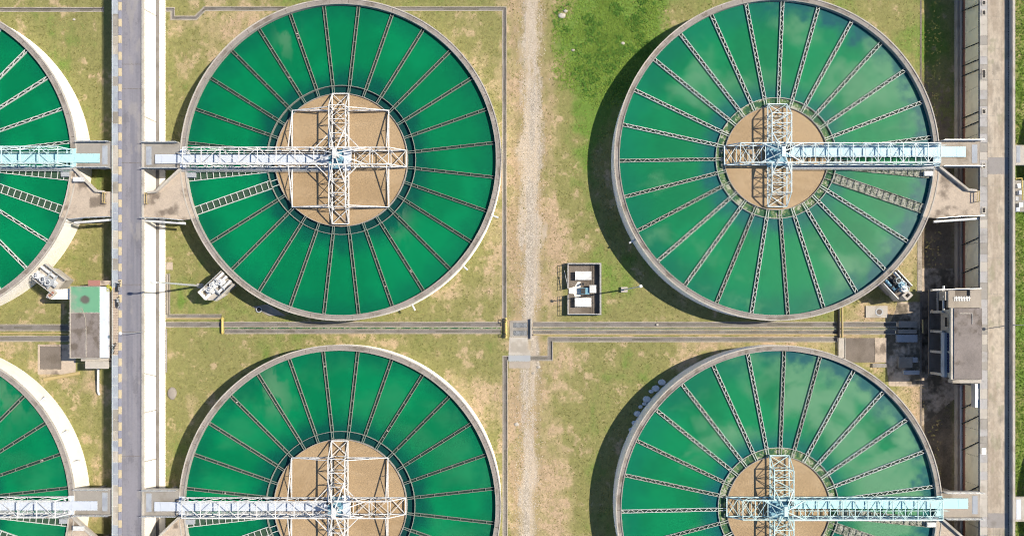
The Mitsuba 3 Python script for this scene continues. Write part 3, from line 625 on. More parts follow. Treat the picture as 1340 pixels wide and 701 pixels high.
part(cw_, 'shaft_opening', pprism([(62.8, 386.4), (68.9, 380.6), (71.4, 383.1), (65.2, 389)], 4.55, 4.556).mesh(), 'm_rust')
part(cw_, 'pier', pbox(66, 72, 381, 389, 0, 3.9).mesh(), 'm_wall_white')

# ---------------------------------------------------------------- valve platforms on the tanks
def valve_platform(label, cu, cv, ang, L, W, shaft, slab, pipe_mats, seed, rails=True):
    """cu,cv: centre; ang: map direction from the tank outwards"""
    Z = 3.6; r_ = np.random.default_rng(seed)
    ca, sa = math.cos(ang), math.sin(ang)
    q = lambda a, c_: (cu + ca * a - sa * c_, cv + sa * a + ca * c_)
    k = thing('valve_platform', label, 'platform', 'valve platforms on the tank walls')
    part(k, 'slab', pprism([q(-L, -W), q(L, -W), q(L, W), q(-L, W)], Z - .35, Z).mesh(), slab)
    for s in (-1, 1):
        part(k, 'side_wall', pprism([q(-L, s * (W - 1)), q(L, s * (W - 1)), q(L, s * W), q(-L, s * W)], Z - .5, Z + .5).mesh(), 'm_conc_pale')
    part(k, 'pier', pprism([q(-L + 4, -W + 3), q(L - 4, -W + 3), q(L - 4, W - 3), q(-L + 4, W - 3)], 0, Z - .35).mesh(), 'm_conc')
    for a in (-.55, .05, .5):
        c_ = r_.uniform(-.2, .2) * W
        p = P(*q(a * L, c_), Z)
        part(k, 'valve', MB().tube(p, p + [0, 0, .9], .42, 12).tube(p + [0, 0, .9], p + [0, 0, 1.05], .55, 12).tube(p + [0, 0, 1.05], p + [0, 0, 1.7], .09, 8).mesh(), pipe_mats[int(r_.integers(len(pipe_mats)))], smooth=40)
        part(k, 'handwheel', trimesh.creation.torus(.42, .06, 20, 6).apply_translation(p + [0, 0, 1.7]), pipe_mats[0], smooth=True)
    for c_ in (-.55, .1, .62):
        z = Z + .35 + r_.uniform(0, .3); e = r_.uniform(.4, .8)
        part(k, 'pipe', MB().path([P(*q(-L - 1, c_ * W), z), P(*q(e * L * .6, c_ * W), z), P(*q(e * L * .6, c_ * W * .3), z), P(*q(L * .75, c_ * W * .3), z)], .24, 10).mesh(), pipe_mats[int(r_.integers(len(pipe_mats)))], smooth=40)
    for a in (-.2, .35):
        z = Z + .8
        part(k, 'cross_pipe', MB().tube(P(*q(a * L, -.8 * W), z), P(*q(a * L, .8 * W), z), .14, 8).mesh(), pipe_mats[-1], smooth=40)
    if rails:
        m, rl = MB(), MB()
        for s in (-1, 1):
            for z in (.9, 1.4): rl.bar(P(*q(-L, s * (W - .5)), Z + z), P(*q(L, s * (W - .5)), Z + z), .06)
            for a in np.linspace(-1, 1, 6): m.bar(P(*q(a * L, s * (W - .5)), Z + .5), P(*q(a * L, s * (W - .5)), Z + 1.4), .06)
        part(k, 'handrail', rl.mesh(), 'm_galv'); part(k, 'rail_post', m.mesh(), 'm_galv', kind='stuff')
    if shaft:
        a0, a1, b0, b1, mt = shaft; zt = Z + .45
        o = Polygon([P(*q(a, c_), zt)[:2] for a, c_ in ((a0, b0), (a1, b0), (a1, b1), (a0, b1))]); i = o.buffer(-.34, join_style=2)
        ks = part(k, 'shaft', MB().prism(o.difference(i), 0, zt).mesh(), mt)
        part(ks, 'shaft_floor', sheet(i, 1.2), 'm_rust')
    return k
valve_platform('small valve platform with white shaft on the upper left tank, beside a lamp post', 285, 374, math.radians(137), 16, 12, (14, 25, -2, 12, 'm_white_conc'), 'm_conc', ['m_white_paint', 'm_pale_plate', 'm_grey_steel'], 3)
valve_platform('valve platform with pale pipes between the far left tank and the pump house', 64, 365.5, math.radians(38), 17, 13, None, 'm_conc_pale', ['m_white_paint', 'm_white_paint', 'm_grey_steel'], 5)
valve_platform('dark valve platform with teal pipes and open shaft on the upper right tank', 1175, 372, math.radians(47), 14, 13, (14.2, 24, -5, 6, 'm_conc_pale'), 'm_conc_dark', ['m_ice_paint', 'm_blue_steel', 'm_white_paint', 'm_dark_steel'], 9)
vp = 'valve_platform'
part(vp, 'annex_slab', pprism([(268, 377), (287, 383), (296, 385.5), (286, 392), (272, 393)], 3.2, 3.75).mesh(), 'm_conc_pale')

# ---------------------------------------------------------------- building on the right
k = thing('gate_house', 'grey flat-roofed gate house with pale side fins beside the pale road', 'building')
ZG = 7.2
GX = float(P(1244.2, 0, 6.6)[0]); XB = float(P(1284.6, 0, ZG)[0])          # plane of the west front, and the back
gy = lambda v, z=4.0: float(P(0, v, z)[1])
y0, y1 = gy(495.5, ZG), gy(404, ZG)
part(k, 'rear_wall', MB().box(GX + 2.2, X1 - .03, y0 + .1, gy(378, 3), ZT, 3.9).mesh(), 'm_conc_dark')
part(k, 'upper_wall', MB().box(GX + .2, XB, y0 + .1, y1 - .1, 4.6, ZG - .3).mesh(), 'm_conc_pale')
part(k, 'roof', pbox(1248.5, 1285, 403, 496, ZG - .3, ZG).mesh(), 'm_roof_dark')
part(k, 'fascia', pbox(1244.2, 1248.4, 402.6, 496.4, ZG - .5, ZG - .12).mesh(), 'm_conc_pale')
part(k, 'roof_pipe', MB().path([P(1255.5, 410, ZG + .06), P(1272.5, 410, ZG + .06), P(1272.5, 424, ZG + .06)], .07, 6).mesh(), 'm_conc_pale', smooth=60)
for va, vb in ((435.5, 459), (461.5, 487)):
    part(k, 'window', MB().box(GX + .12, GX + .19, gy(vb, 5.4), gy(va, 5.4), 5.5, 6.65).mesh(), 'm_navy_glass')
for v in (379.5, 408, 433.5, 460, 488.5):
    part(k, 'column', MB().box(GX - .35, GX + .1, gy(v, 3) - .2, gy(v, 3) + .2, 1.7, 4.85).mesh(), 'm_conc_pale')
part(k, 'lower_slab', MB().box(GX - .5, GX + 2.1, y0 + .1, gy(378, 3), 1.4, 1.69).mesh(), 'm_conc_dark')  # added dark slab standing in for the deep shade below the columns
part(k, 'floor_beam', MB().box(GX - .30, GX + .15, y0 + .1, gy(434.5, 4.2), 4.5, 5.4).mesh(), 'm_blue_slab')
part(k, 'bay', MB().box(GX - .30, GX + .16, gy(432, 5), gy(409.5, 5), 4.5, 6.5).mesh(), 'm_deck_warm', label='beige bay with a small dark opening')
part(k, 'bay_opening', MB().box(GX - .32, GX - .29, gy(427, 5), gy(415, 5), 5.6, 6.2).mesh(), 'm_rubber')
tz = 4.25
for a_ in ((1241, 1249.6, 377.5, 402.4), (1269.4, 1284, 377.5, 402.4), (1249.7, 1269.3, 393.5, 402.4), (1249.7, 1269.3, 376.6, 379.5)):
    part(k, 'terrace_slab', pbox(*a_, tz - .45, tz).mesh(), 'm_deck_warm')
part(k, 'stair_pit', pbox(1249.7, 1269.3, 379.6, 393.4, 0, 2.2).mesh(), 'm_rubber')
for i, u in enumerate(np.linspace(1249.5, 1268.5, 10)):
    part(k, 'grate_bar', MB().bar(P(u, 387.6, tz + .05), P(u - .5, 393.8, tz + .05), .13, .1).mesh(), 'm_white_paint')
part(k, 'grate_rail', MB().bar(P(1248, 389.5, tz + .1), P(1270, 389.5, tz + .1), .1).mesh(), 'm_white_paint')
part(k, 'terrace_rail', MB().bar(P(1220, 379, tz + .8), P(1284, 377.4, tz + .8), .14).mesh(), 'm_white_paint')
part(k, 'service_pipe', MB().tube(P(1227, 380, 1.8), P(1227, 408, 1.8), .18, 10).mesh(), 'm_conc_pale', smooth=40)
part(k, 'service_pipe', MB().tube(P(1234.5, 374, 3.2), P(1234.5, 408, 3.2), .2, 10).mesh(), 'm_galv', smooth=40)
part(k, 'water_box', pbox(1236.6, 1240.6, 381, 393, 2.4, 4.0).mesh(), 'm_conc_pale')
part(k, 'south_ledge', pbox(1246.5, 1284, 496.7, 501, 3.2, 4.4).mesh(), 'm_conc_pale')
part(k, 'south_box', pbox(1276, 1282, 502, 533, 3.0, 3.95).mesh(), 'm_galv')
part(k, 'mast', MB().tube(P(1234.5, 388, 3.4), P(1234.5, 388, 6.2), .09, 8).mesh(), 'm_white_paint', smooth=40)

# yard in front of it
y = thing('yard', 'bare dirt and concrete yard in the shade of the gate house', None, kind='structure')
yp = Polygon([tuple(P(u, v)[:2]) for u, v in ((1163, 505), (1160, 478), (1158, 440), (1172, 405), (1174, 395), (1206, 395), (1208, 350), (1262, 350), (1262, 520), (1214, 560), (1212, 505))])
ypz = sbox(-300, -300, XT - .03, 300)
put(y, trimesh.util.concatenate([sheet(yp.difference(hole).intersection(ypz), .006), sheet(yp.intersection(sbox(XT + .27, -300, 300, 300)), ZT + .006)]), 'm_yard')
pv = thing('pavement', 'narrow concrete strip beside the shaded grass on the right', None, kind='structure')
for v in np.arange(285, 378, 7.5): part(pv, 'paving_slab', pbox(1200.5, 1206.3, v, v + 7.2, -.05, .05 + rng.uniform(0, .02)).mesh(), 'm_deck_warm')
pd = thing('concrete_pad', 'dark square concrete pad beside the drain below the upper right tank', 'pad')
part(pd, 'slab', pbox(1107, 1144.6, 442, 474, -.1, .12).mesh(), 'm_conc_dark'); part(pd, 'pale_slab', pbox(1144.9, 1160.5, 442, 474, -.1, .10).mesh(), 'm_landing', label='paler patched end of the pad')
part(pd, 'end_wall', pbox(1097.5, 1104.5, 442, 467.5, 0, .45).mesh(), 'm_conc_pale'); part(pd, 'kerb', pbox(1105.2, 1106.9, 441.5, 474, 0, .5).mesh(), 'm_conc')
pd = thing('concrete_pad', 'stained square concrete pad on the grass below the pump house drains', 'pad')
part(pd, 'slab', pbox(52.5, 80, 453, 483, -.1, .10).mesh(), 'm_conc_dark')
part(pd, 'surround', pbox(49.5, 99, 450.5, 489.5, -.1, .03).mesh(), 'm_landing')
part(pd, 'pipe', MB().tube(P(58, 496, .15), P(104, 488, .15), .3, 10).mesh(), 'm_yellow_old', smooth=40)
mh = thing('manhole', 'pale square slab with round iron cover beside the yellow pipe', 'manhole')
part(mh, 'slab', pbox(1133.2, 1161.5, 400, 415.5, -.1, .2).mesh(), 'm_conc_pale')
c = P(1150.5, 408, .22); part(mh, 'ring', revolve([(.45, .19), (.68, .19), (.68, .26), (.45, .26)], c[0], c[1], 32), 'm_grey_steel'); part(mh, 'cover', disc(c[0], c[1], .46, .23, 32, 2), 'm_conc_dark')
mh = thing('manhole', 'dark round hole in a grey slab in the shade below the upper left tank', 'manhole')
part(mh, 'slab', pprism([(330, 401), (350, 398), (375, 413), (352, 413)], -.1, .15).mesh(), 'm_conc')
c = P(339, 405, .15); part(mh, 'ring', revolve([(.35, .14), (.52, .14), (.52, .24), (.35, .24)], c[0], c[1], 32), 'm_grey_steel'); part(mh, 'cover', disc(c[0], c[1], .36, .17, 32, 2), 'm_rubber')
sl = thing('paving_slab', 'small pinkish square slab on the grass beside the white wall', 'slab'); put(sl, pbox(217.6, 225.8, 343, 353, -.05, .08).mesh(), 'm_landing')
for (u0, u1, v0, v1, lab, mt) in ((1176, 1199.5, 420, 428.5, 'shaded chamber lid in the yard, northernmost of three', 'm_conc'), (1176, 1199.5, 431, 436.5, 'shaded chamber lid in the yard, middle of three', 'm_conc'),
                              (1173.5, 1200.5, 437.8, 447.5, 'pale blue chamber lid in the yard, southernmost of three', 'm_blue_slab'), (1194.5, 1200.8, 467.5, 474, 'small pale square lid in the yard', 'm_blue_slab'),
                              (1176, 1194, 467, 481, 'dull grey lid beside the small pale one in the yard', 'm_conc'), (1183, 1203, 484.5, 490, 'grey beam lying at the southern end of the yard', 'm_blue_slab'), (1142, 1160, 475.5, 480.5, 'narrow slab along the lower edge of the dark pad', 'm_conc')):
    q = thing('chamber_lid', lab, 'lid'); put(q, pbox(u0, u1, v0, v1, -.05, .35).mesh(), mt)

# ---------------------------------------------------------------- pipes over the drains
def pipe_thing(label, pts, r, m_, cat='pipe'):
    q = thing('pipe', label, cat); put(q, MB().path([P(*p) for p in pts], r, 10).mesh(), m_, smooth=40); return q
pipe_thing('long thin yellow pipe along the southern edge of the drains', [(698, 437.9, .2), (1098, 437.9, .2)], .10, 'm_yellow_old')
pipe_thing('yellow pipe bridging the drains next to the pale square slab', [(1102, 402, .5), (1102, 442, .5)], .17, 'm_yellow_old')
pipe_thing('yellow pipe crossing the drain at the end of the small L-shaped drain', [(291, 416, .15), (291, 418, .5), (291, 434, .5), (291, 436, .15)], .19, 'm_yellow')
pipe_thing('ochre pipe lying along the small drain beside the grey road', [(217, 416.9, .12), (290, 416.9, .12)], .11, 'm_yellow_old')
pipe_thing('pale pipe standing along the L-shaped drain beside the apron', [(219, 359, .25), (219, 411, .25)], .15, 'm_deck_warm')
pipe_thing('thin grey pipe on the grass beside the apron of the grey road', [(217.9, 430, .1), (217.9, 487, .1)], .10, 'm_conc')
pipe_thing('rusty pipe between the two drains on the far left', [(-50, 436, .2), (92, 436, .2)], .12, 'm_yellow_old')
pipe_thing('short upright bent yellow pipe in the shaded yard', [(1207.5, 418, .6), (1207.5, 435, .6), (1207.5, 435, 0)], .13, 'm_yellow_old')
pipe_thing('dark pipe across the drains left of the yellow pipe', [(1097.5, 402, .4), (1097.5, 442, .4)], .18, 'm_rubber')
pipe_thing('green pipe lying between the paired drains in the middle', [(295, 429.2, .12), (655, 429.2, .12)], .12, 'm_moss')
pipe_thing('pale green pipe between the paired drains east of the track', [(697, 430, .12), (1172, 430, .12)], .10, 'm_launder')
vl = thing('pipe_valves', 'yellow pipe with dark valves crossing the drains beside the track', 'valve')
part(vl, 'pipe', MB().path([P(662, 416, .45), P(662, 442, .45)], .2, 10).mesh(), 'm_yellow', smooth=40)
for v in (418, 424, 429, 434, 440):
    part(vl, 'flange', MB().tube(P(662, v, .45), P(662, v + .8, .45), .34, 12).mesh(), 'm_yellow_old', smooth=40)
for v in (419.5, 438.5): part(vl, 'handwheel', trimesh.creation.torus(.28, .06, 16, 6).apply_translation(P(660.2, v, .9)), 'm_dark_steel', smooth=True)

# culvert on the track
cv_ = thing('culvert', 'concrete culvert slab with two iron grates where the track crosses the drains', 'culvert')
part(cv_, 'slab', pbox(667, 693.5, 419.5, 440.5, -.2, .06).mesh(), 'm_conc')
for v0 in (422.3, 432.5):
    part(cv_, 'grate_pit', pbox(671.5, 690, v0, v0 + 6, .061, .065).mesh(), 'm_dark_steel')
    for u in np.arange(672.2, 690, 1.5): part(cv_, 'grate_bar', pbox(u, u + .8, v0 + .2, v0 + 5.8, .068, .11).mesh(), 'm_grey_steel')
part(cv_, 'apron', pprism([(666.5, 441), (691, 441), (690, 456), (694, 459), (694, 464.3), (665.5, 464.3)], -.1, .045).mesh(), 'm_conc_pale')
part(cv_, 'apron', pprism([(666, 473), (694, 473), (694, 481.5), (666, 481.5)], -.1, .045).mesh(), 'm_deck_warm')
part(cv_, 'cover_plate', pbox(665.2, 694.2, 464.6, 472.6, .0, .075).mesh(), 'm_grey_steel')
part(cv_, 'side_wall', pbox(694.2, 696.0, 417, 443, 0, .55).mesh(), 'm_conc_pale')

# ---------------------------------------------------------------- fenced enclosure beside the track
en = thing('walled_enclosure', 'small grey walled enclosure with concrete floor beside the track', 'enclosure')
part(en, 'floor', pbox(743.5, 786.5, 345, 411.5, -.1, .08).mesh(), 'm_conc_dark')
for a_ in ((742.5, 787, 343.8, 346), (742.5, 787, 410, 412.2), (784.8, 787, 346.05, 409.95), (742.5, 744.4, 346.05, 377.6), (742.5, 744.4, 386, 409.95)):
    part(en, 'wall', pbox(*a_, 0, .95).mesh(), 'm_conc')
part(en, 'footpath', pprism([(744.5, 377), (752, 375), (756, 368.5), (759.5, 368.5), (759.5, 388.5), (752, 388.5), (751, 384.5), (744.5, 384)], .081, .14).mesh(), 'm_white_conc')
m, r_ = MB(), MB()
cor = [(743.4, 344.9), (785.9, 344.9), (785.9, 411.1), (743.4, 411.1)]
for a, b_ in ((cor[0], cor[1]), (cor[1], cor[2]), (cor[2], cor[3]), ((743.4, 411.1), (743.4, 386)), ((743.4, 377.5), (743.4, 344.9))):
    r_.bar(P(*a, 1.75), P(*b_, 1.75), .05); r_.bar(P(*a, 1.4), P(*b_, 1.4), .04)
    for t_ in np.linspace(0, 1, 5): q = (a[0] + (b_[0] - a[0]) * t_, a[1] + (b_[1] - a[1]) * t_); m.bar(P(*q, .95), P(*q, 1.78), .06)
part(en, 'fence_rail', r_.mesh(), 'm_galv'); part(en, 'fence_post', m.mesh(), 'm_galv', kind='stuff')
part(en, 'gate', MB().bar(P(743.5, 377.5, .3), P(738.5, 354, .3), .07).bar(P(743.5, 377.5, 1.2), P(738.5, 354, 1.2), .07).bar(P(738.5, 354, .2), P(738.5, 354, 1.3), .07).mesh(), 'm_galv', label='open grey gate')
for lab, u0, u1, v0, v1, z in (('white-roofed equipment cabinet in the enclosure, the northern large one', 752.5, 774, 355, 366.2, .75), ('white-roofed equipment cabinet in the enclosure, the southern large one', 752.2, 773.8, 389.5, 401.3, .75), ('smallest white cabinet in the enclosure, beside its eastern wall', 771.6, 780.2, 373, 383, 1.0)):
    q = thing('equipment_cabinet', lab, 'cabinet', None)
    part(q, 'body', pbox(u0 + .8, u1 - .8, v0 + .8, v1 - .8, .081, z).mesh(), 'm_grey_steel'); part(q, 'roof', pbox(u0, u1, v0, v1, z, z + .1).mesh(), 'm_white_paint')
q = thing('generator', 'dark teal metal box between the white cabinets of the enclosure', 'generator')  # low dark teal box beside the small white cabinet
part(q, 'body', pbox(759.8, 771.2, 376.3, 385, .145, .8).mesh(), 'm_blue_steel'); part(q, 'lid', pbox(760.2, 766, 376.8, 384.5, .802, .86).mesh(), 'm_dark_steel'); part(q, 'exhaust', MB().tube(P(763, 371, .5), P(763, 372.5, 1.1), .16, 8).mesh(), 'm_dark_steel', smooth=40)

# ---------------------------------------------------------------- lamp posts
def lamp_post(label, u, v, z, arm, foot, zb=0.0, r=.11, mt='m_galv'):
    k = thing('lamp_post', label, 'lamp post')
    p = P(u, v, zb); t_ = p + [0, 0, z]
    part(k, 'pole', MB().tube(p, t_, r, 10, r * .6).mesh(), mt, smooth=40)
    if foot: part(k, 'foot', MB().box(p[0] - foot, p[0] + foot, p[1] - foot * .8, p[1] + foot * .8, zb - .1, zb + .45).mesh(), 'm_conc_pale')
    e = t_ + np.array([arm[0], arm[1], .25])
    part(k, 'arm', MB().tube(t_, e, r * .5, 8).mesh(), mt, smooth=40)
    part(k, 'lamp_head', trimesh.creation.icosphere(2, 1.0).apply_scale([max(.28, abs(arm[0]) * .5), .26, .14]).apply_translation(e), 'm_white_paint', smooth=True)
lamp_post('tall lamp post on a pale footing between the enclosure and the upper right tank', 816.5, 379, 13.2, (.3, .1), .55, r=.13)
lamp_post('tall leaning-looking grey lamp post beside the small valve platform', 263, 374, 13.2, (-1.0, .0), .5, r=.2)
lamp_post('lamp post on the low parapet of the grey road opposite the pump house', 186.4, 434.6, 5.2, (-.5, 0), 0, zb=ZD + .32, r=.05, mt='m_grey_steel')
lamp_post('lamp post on the parapet of the pale road opposite the gate house', 1326.8, 425, 3.6, (-.2, 0), 0, zb=ZD + .85, r=.07)

# ---------------------------------------------------------------- motorcycles
def motorcycle(label, u, v, heading, body):
    k = thing('motorcycle', label, 'motorcycle', 'motorcycles parked at the kerb by the pump house')
    o = P(u, v, ZD + .02); R_ = trimesh.transformations.rotation_matrix(heading, [0, 0, 1]); Tm = trimesh.transformations.translation_matrix(o)
    def pt(name, b_, m_, smooth=40):
        me = b_.mesh() if isinstance(b_, MB) else b_; me = me.copy(); me.apply_transform(Tm @ R_); part(k, name, me, m_, smooth=smooth)
    for x in (-.62, .62):
        w_ = trimesh.creation.torus(.25, .06, 20, 8); w_.apply_transform(trimesh.transformations.rotation_matrix(np.pi / 2, [1, 0, 0])); w_.apply_translation([x, 0, .31]); pt('wheel', w_, 'm_rubber', True)
    pt('frame', MB().bar([-.62, 0, .31], [-.1, 0, .5], .12).bar([-.1, 0, .45], [.4, 0, .6], .16).bar([.62, .07, .31], [.42, .07, .95], .05).bar([.62, -.07, .31], [.42, -.07, .95], .05), 'm_grey_steel')
    pt('engine', trimesh.creation.icosphere(2, 1).apply_scale([.26, .14, .18]).apply_translation([.05, 0, .42]), 'm_dark_steel', True)
    pt('fairing', trimesh.creation.icosphere(2, 1).apply_scale([.34, .15, .16]).apply_translation([.22, 0, .72]), body, True)
    pt('seat', trimesh.creation.icosphere(2, 1).apply_scale([.46, .14, .09]).apply_translation([-.32, 0, .78]), 'm_rubber', True)
    pt('rear_fender', trimesh.creation.icosphere(1, 1).apply_scale([.25, .10, .10]).apply_translation([-.72, 0, .66]), body, True)
    pt('handlebar', MB().tube([.42, -.36, .98], [.42, .36, .98], .03, 8).tube([.36, -.38, .98], [.44, -.28, .98], .04).tube([.36, .38, .98], [.44, .28, .98], .04), 'm_dark_steel')
    pt('headlight', trimesh.creation.icosphere(2, .11).apply_translation([.55, 0, .85]), 'm_galv', True)
    for s in (-1, 1): pt('mirror', MB().bar([.42, s * .25, 1.0], [.40, s * .33, 1.16], .02).box(.36, .42, s * .33 - .06, s * .33 + .06, 1.13, 1.21), 'm_dark_steel', False)
motorcycle('dark motorcycle at the kerb, northern one of the two beside the green roof', 157.6, 374.5, math.radians(80), 'm_dark_steel')
motorcycle('motorcycle with wide handlebar at the kerb, southern one of the two', 157.2, 395.5, math.radians(93), 'm_grey_steel')
motorcycle('dark motorcycle parked on the planks near the southern end of the pump house', 150.8, 455.5, math.radians(75), 'm_dark_steel')

# potted plant by the pump house
pp = thing('potted_plant', 'small yellow green potted plant at the corner of the pump house', 'plant')
c = P(145.6, 377, ZD + .05); part(pp, 'pot', MB().tube(c, c + [0, 0, .4], .22, 12, .3).mesh(), 'm_rust', smooth=40)
m = MB()
for i in range(90):
    a = rng.uniform(0, 6.28); r0 = rng.uniform(.05, .5); z = .5 + rng.uniform(0, .5); p = c + [r0 * math.cos(a), r0 * math.sin(a), z]; d = rng.normal(size=3) * .12; e = rng.normal(size=3) * .12
    m.raw([p, p + d, p + d + e, p + e], [[0, 1, 2], [0, 2, 3]])
part(pp, 'leaves', m.mesh(), 'm_pot_leaf', kind='stuff')

# ---------------------------------------------------------------- loose things on the ground
def blob(seed, size, amp=.35, sub=2):
    r_ = np.random.default_rng(seed); m_ = trimesh.creation.icosphere(sub, 1.0); v = np.array(m_.vertices)
    import meshkit
    v *= (1 - amp / 2 + amp * meshkit.fbm(v * 1.6 + seed * 7.3, 3, seed))[:, None]
    return trimesh.Trimesh(v * np.array(size), m_.faces, process=False)
q = thing('boulder', 'grey boulder on the grass between the apron and the lower left tank', 'rock'); put(q, blob(3, (.75, 1.1, .45)).apply_translation(P(225.5, 514.5, .2)), 'm_rock', smooth=True)
SACKS = [(834, 541, .8), (830.5, 553, .7), (838, 532, .5), (846, 522, .9), (852, 512, .55), (858, 508, .9), (866, 500, .9), (843, 528, .5), (826, 562, .6)]
SACKS.sort(key=lambda t_: t_[1])
SLAB = [f'pale sack against the lower right tank wall, {w} in the heap' for w in ('topmost', 'second from the top', 'third from the top', 'fourth from the top', 'middle one', 'fourth from the bottom', 'third from the bottom', 'second from the bottom', 'lowest')]
for i, (u, v, s_) in enumerate(SACKS):
    q = thing('pale_sack', SLAB[i], 'sack', 'pale sacks heaped along the tank wall')
    put(q, blob(20 + i, (.75 * s_, .6 * s_, .5 * s_)).apply_translation(P(u, v, .15)), 'm_foam', smooth=True)
STONES = [(735, 21, .9, 'pale limestone lump in the lush weeds near the track'), (740, 15, .5, 'small pale stone beside the limestone lump'), (815, 57, .5, 'white stone in the lush weeds left of the upper right tank'), (750, 66, .45, 'pale stone on the edge of the weeds right of the track'), (705, 480, .45, 'pale stone below the culvert on the right side of the track'), (698, 488, .4, 'pale stone close to the stepped drain and the track'), (676, 555, .6, 'pale flat stone left of the track near the bottom'), (97, 26, .35, 'white stone on the grass under the upper left drain'), (860, 424.6, .35, 'white stone lying on the long brownish drain')]
for i, (u, v, s_, lab) in enumerate(STONES):
    q = thing('stone', lab, 'stone'); put(q, blob(50 + i, (s_ * .7, s_ * .5, s_ * .3), .5).apply_translation(P(u, v, .04)), 'm_conc_pale', smooth=True)

# ---------------------------------------------------------------- far right edge
rl = thing('concrete_landing', 'landing stub on the right edge, east of the pale road, beside the upper tank bridge', 'landing')
part(rl, 'approach_slab', pbox(1328.7, 1375, 190, 216, 3.6, 4.1).mesh(), 'm_conc_pale'); part(rl, 'cover_plate', pbox(1330, 1335, 191, 213, 4.104, 4.13).mesh(), 'm_blue_slab')
rl = thing('concrete_landing', 'landing stub on the right edge, east of the pale road, near the bottom', 'landing')
part(rl, 'approach_slab', pbox(1328.7, 1375, 650, 682, 3.6, 4.1).mesh(), 'm_conc_pale'); part(rl, 'cover_plate', pbox(1330, 1336, 653, 679, 4.104, 4.13).mesh(), 'm_pale_plate')
rl = thing('concrete_landing', 'cluttered concrete platform with yellow rail on the right edge', 'landing')
part(rl, 'slab', pbox(1328.7, 1375, 236, 277, 3.6, 4.1).mesh(), 'm_conc')
part(rl, 'handrail', MB().path([P(1329, 234, 4.9), P(1337, 233, 5.0), P(1338, 250, 5.0), P(1338, 262, 5.0)], .09, 8).mesh(), 'm_yellow', smooth=40)
for i, (u, v) in enumerate(((1333, 243), (1335, 252), (1331, 260), (1336, 268), (1332, 274))): part(rl, 'equipment_box', pbox(u - 2, u + 2.4, v - 2.5, v + 2.5, 4.102, 4.5 + .1 * i).mesh(), ['m_galv', 'm_pale_plate', 'm_grey_steel'][i % 3])
# ---------------------------------------------------------------- grass, weeds and pebbles
blocked = shapely.union_all([Point(b_[0], b_[1]).buffer(b_[2] + .1) for b_ in BASE.values()] + [hole.buffer(.1), sbox(*P(135, 900)[:2], *P(217, -200)[:2]), sbox(*P(688, 900)[:2], *P(703, -200)[:2]), sbox(*P(1232, 900)[:2], *P(1312, -200)[:2]),
    sbox(*P(740, 413)[:2], *P(788, 343)[:2]), yp, sbox(*P(664, 483)[:2], *P(698, 416)[:2]), sbox(*P(1094, 481)[:2], *P(1164, 440)[:2]), sbox(*P(48, 492)[:2], *P(145, 450)[:2]), sbox(*P(1132, 417)[:2], *P(1163, 399)[:2])])
def tufts(n, region, hmin, hmax, spread, blades, mt, key, label, dens=None):
    x0, y0 = P(region[0], region[3])[:2]; x1, y1 = P(region[1], region[2])[:2]
    p = np.c_[rng.uniform(x0, x1, n), rng.uniform(y0, y1, n)]
    p = p[~shapely.contains_xy(blocked, p[:, 0], p[:, 1])]
    if dens is not None: p = p[rng.random(len(p)) < dens(U0 + p[:, 0] / S, V0 - p[:, 1] / S, p)]
    N = len(p); a = rng.uniform(0, 6.28, (N, blades)); h = rng.uniform(hmin, hmax, (N, blades)); r0 = rng.uniform(0, spread * .5, (N, blades)); b_ = rng.uniform(0, 6.28, (N, blades))
    base = np.stack([p[:, :1] + r0 * np.cos(b_), p[:, 1:] + r0 * np.sin(b_), np.zeros((N, blades))], -1)
    tip = base + np.stack([np.cos(a) * spread * .6, np.sin(a) * spread * .6, h], -1)
    sd = np.stack([-np.sin(a), np.cos(a), np.zeros_like(a)], -1) * (spread * .16)
    v = np.stack([base - sd, base + sd, tip], 2).reshape(-1, 3); f = np.arange(len(v)).reshape(-1, 3)
    k = thing(key, label, None, kind='stuff'); put(k, (v, f), mt)
import meshkit
def patchy(u, v, p): return np.clip((meshkit.fbm(np.c_[p * .25, p[:, :1] * 0], 3) - .42) * 5, 0, 1)
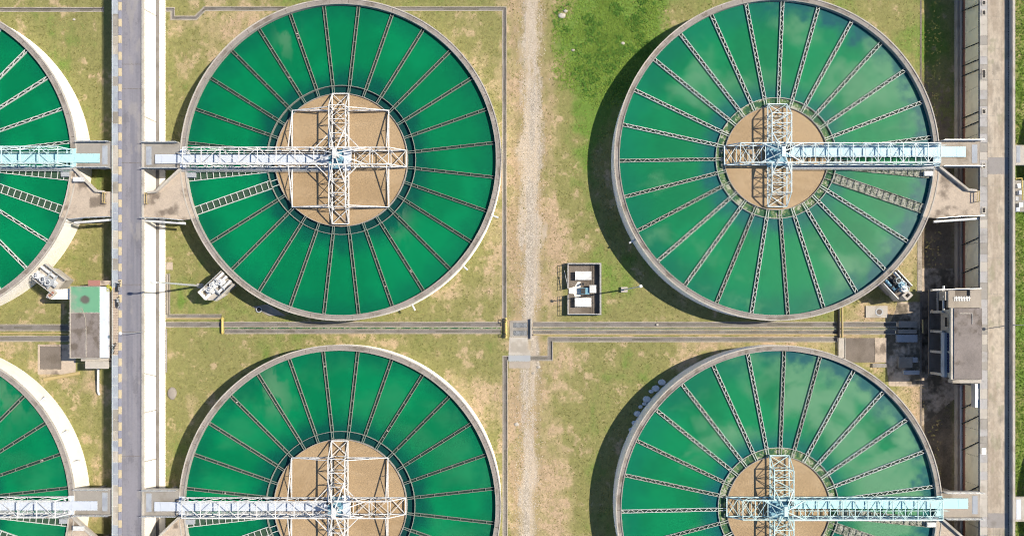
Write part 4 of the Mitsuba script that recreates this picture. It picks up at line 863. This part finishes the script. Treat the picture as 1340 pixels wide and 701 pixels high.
tufts(60000, (-40, 1380, -20, 720), .05, .16, .22, 4, 'm_blade', 'grass', 'short green grass tufts on the ground between the tanks', lambda u, v, p: .25 + .5 * patchy(u, v, p))
tufts(30000, (-40, 1380, -20, 720), .04, .12, .20, 4, 'm_blade_dry', 'dry_grass', 'short straw-coloured dry grass between the tanks', lambda u, v, p: .2 + .6 * (1 - patchy(u, v, p)))
tufts(15000, (722, 905, -20, 150), .06, .24, .36, 7, 'm_weed', 'weeds', 'lush bright green weeds left of the upper right tank', lambda u, v, p: np.clip(1.15 - ((u - 794) / 82) ** 2 - ((v - 42) / 96) ** 2, 0, 1) * (.25 + .75 * patchy(u, v, p)))
tufts(5000, (722, 905, -20, 150), .12, .42, .5, 9, 'm_weed_dark', 'weeds', 'darker clumps among the lush weeds left of the upper right tank', lambda u, v, p: np.clip(1.1 - ((u - 798) / 78) ** 2 - ((v - 45) / 90) ** 2, 0, 1) * .8 * np.clip((meshkit.fbm(np.c_[p * .45 + 40, p[:, :1] * 0], 3) - .5) * 9, 0, 1))
tufts(2500, (1328, 1345, -20, 720), .1, .3, .3, 6, 'm_weed', 'weeds', 'green grass along the right edge beyond the pale road', None)
n = 7000; v_ = rng.uniform(-30, 740, n); u_ = 697 - v_ * .012 + rng.normal(0, 8, n); s_ = rng.uniform(.03, .10, n)
x_, y_ = (u_ - U0) * S, (V0 - v_) * S; ok = ~shapely.contains_xy(hole, x_, y_) & ~((v_ > 415) & (v_ < 484)); x_, y_, s_ = x_[ok], y_[ok], s_[ok]
octv = np.array([[1,0,0],[0,1,0],[-1,0,0],[0,-1,0],[0,0,.7],[0,0,-.3]]); octf = np.array([[0,1,4],[1,2,4],[2,3,4],[3,0,4],[1,0,5],[2,1,5],[3,2,5],[0,3,5]])
vv = (octv[None] * s_[:, None, None] * rng.uniform(.6, 1.3, (len(s_), 6, 1)) + np.stack([x_, y_, np.full_like(x_, .01)], -1)[:, None]).reshape(-1, 3)
k = thing('gravel', 'loose pale stones scattered along the track', None, kind='stuff'); put(k, (vv, (octf[None] + 6 * np.arange(len(s_))[:, None, None]).reshape(-1, 3)), 'm_pebble')
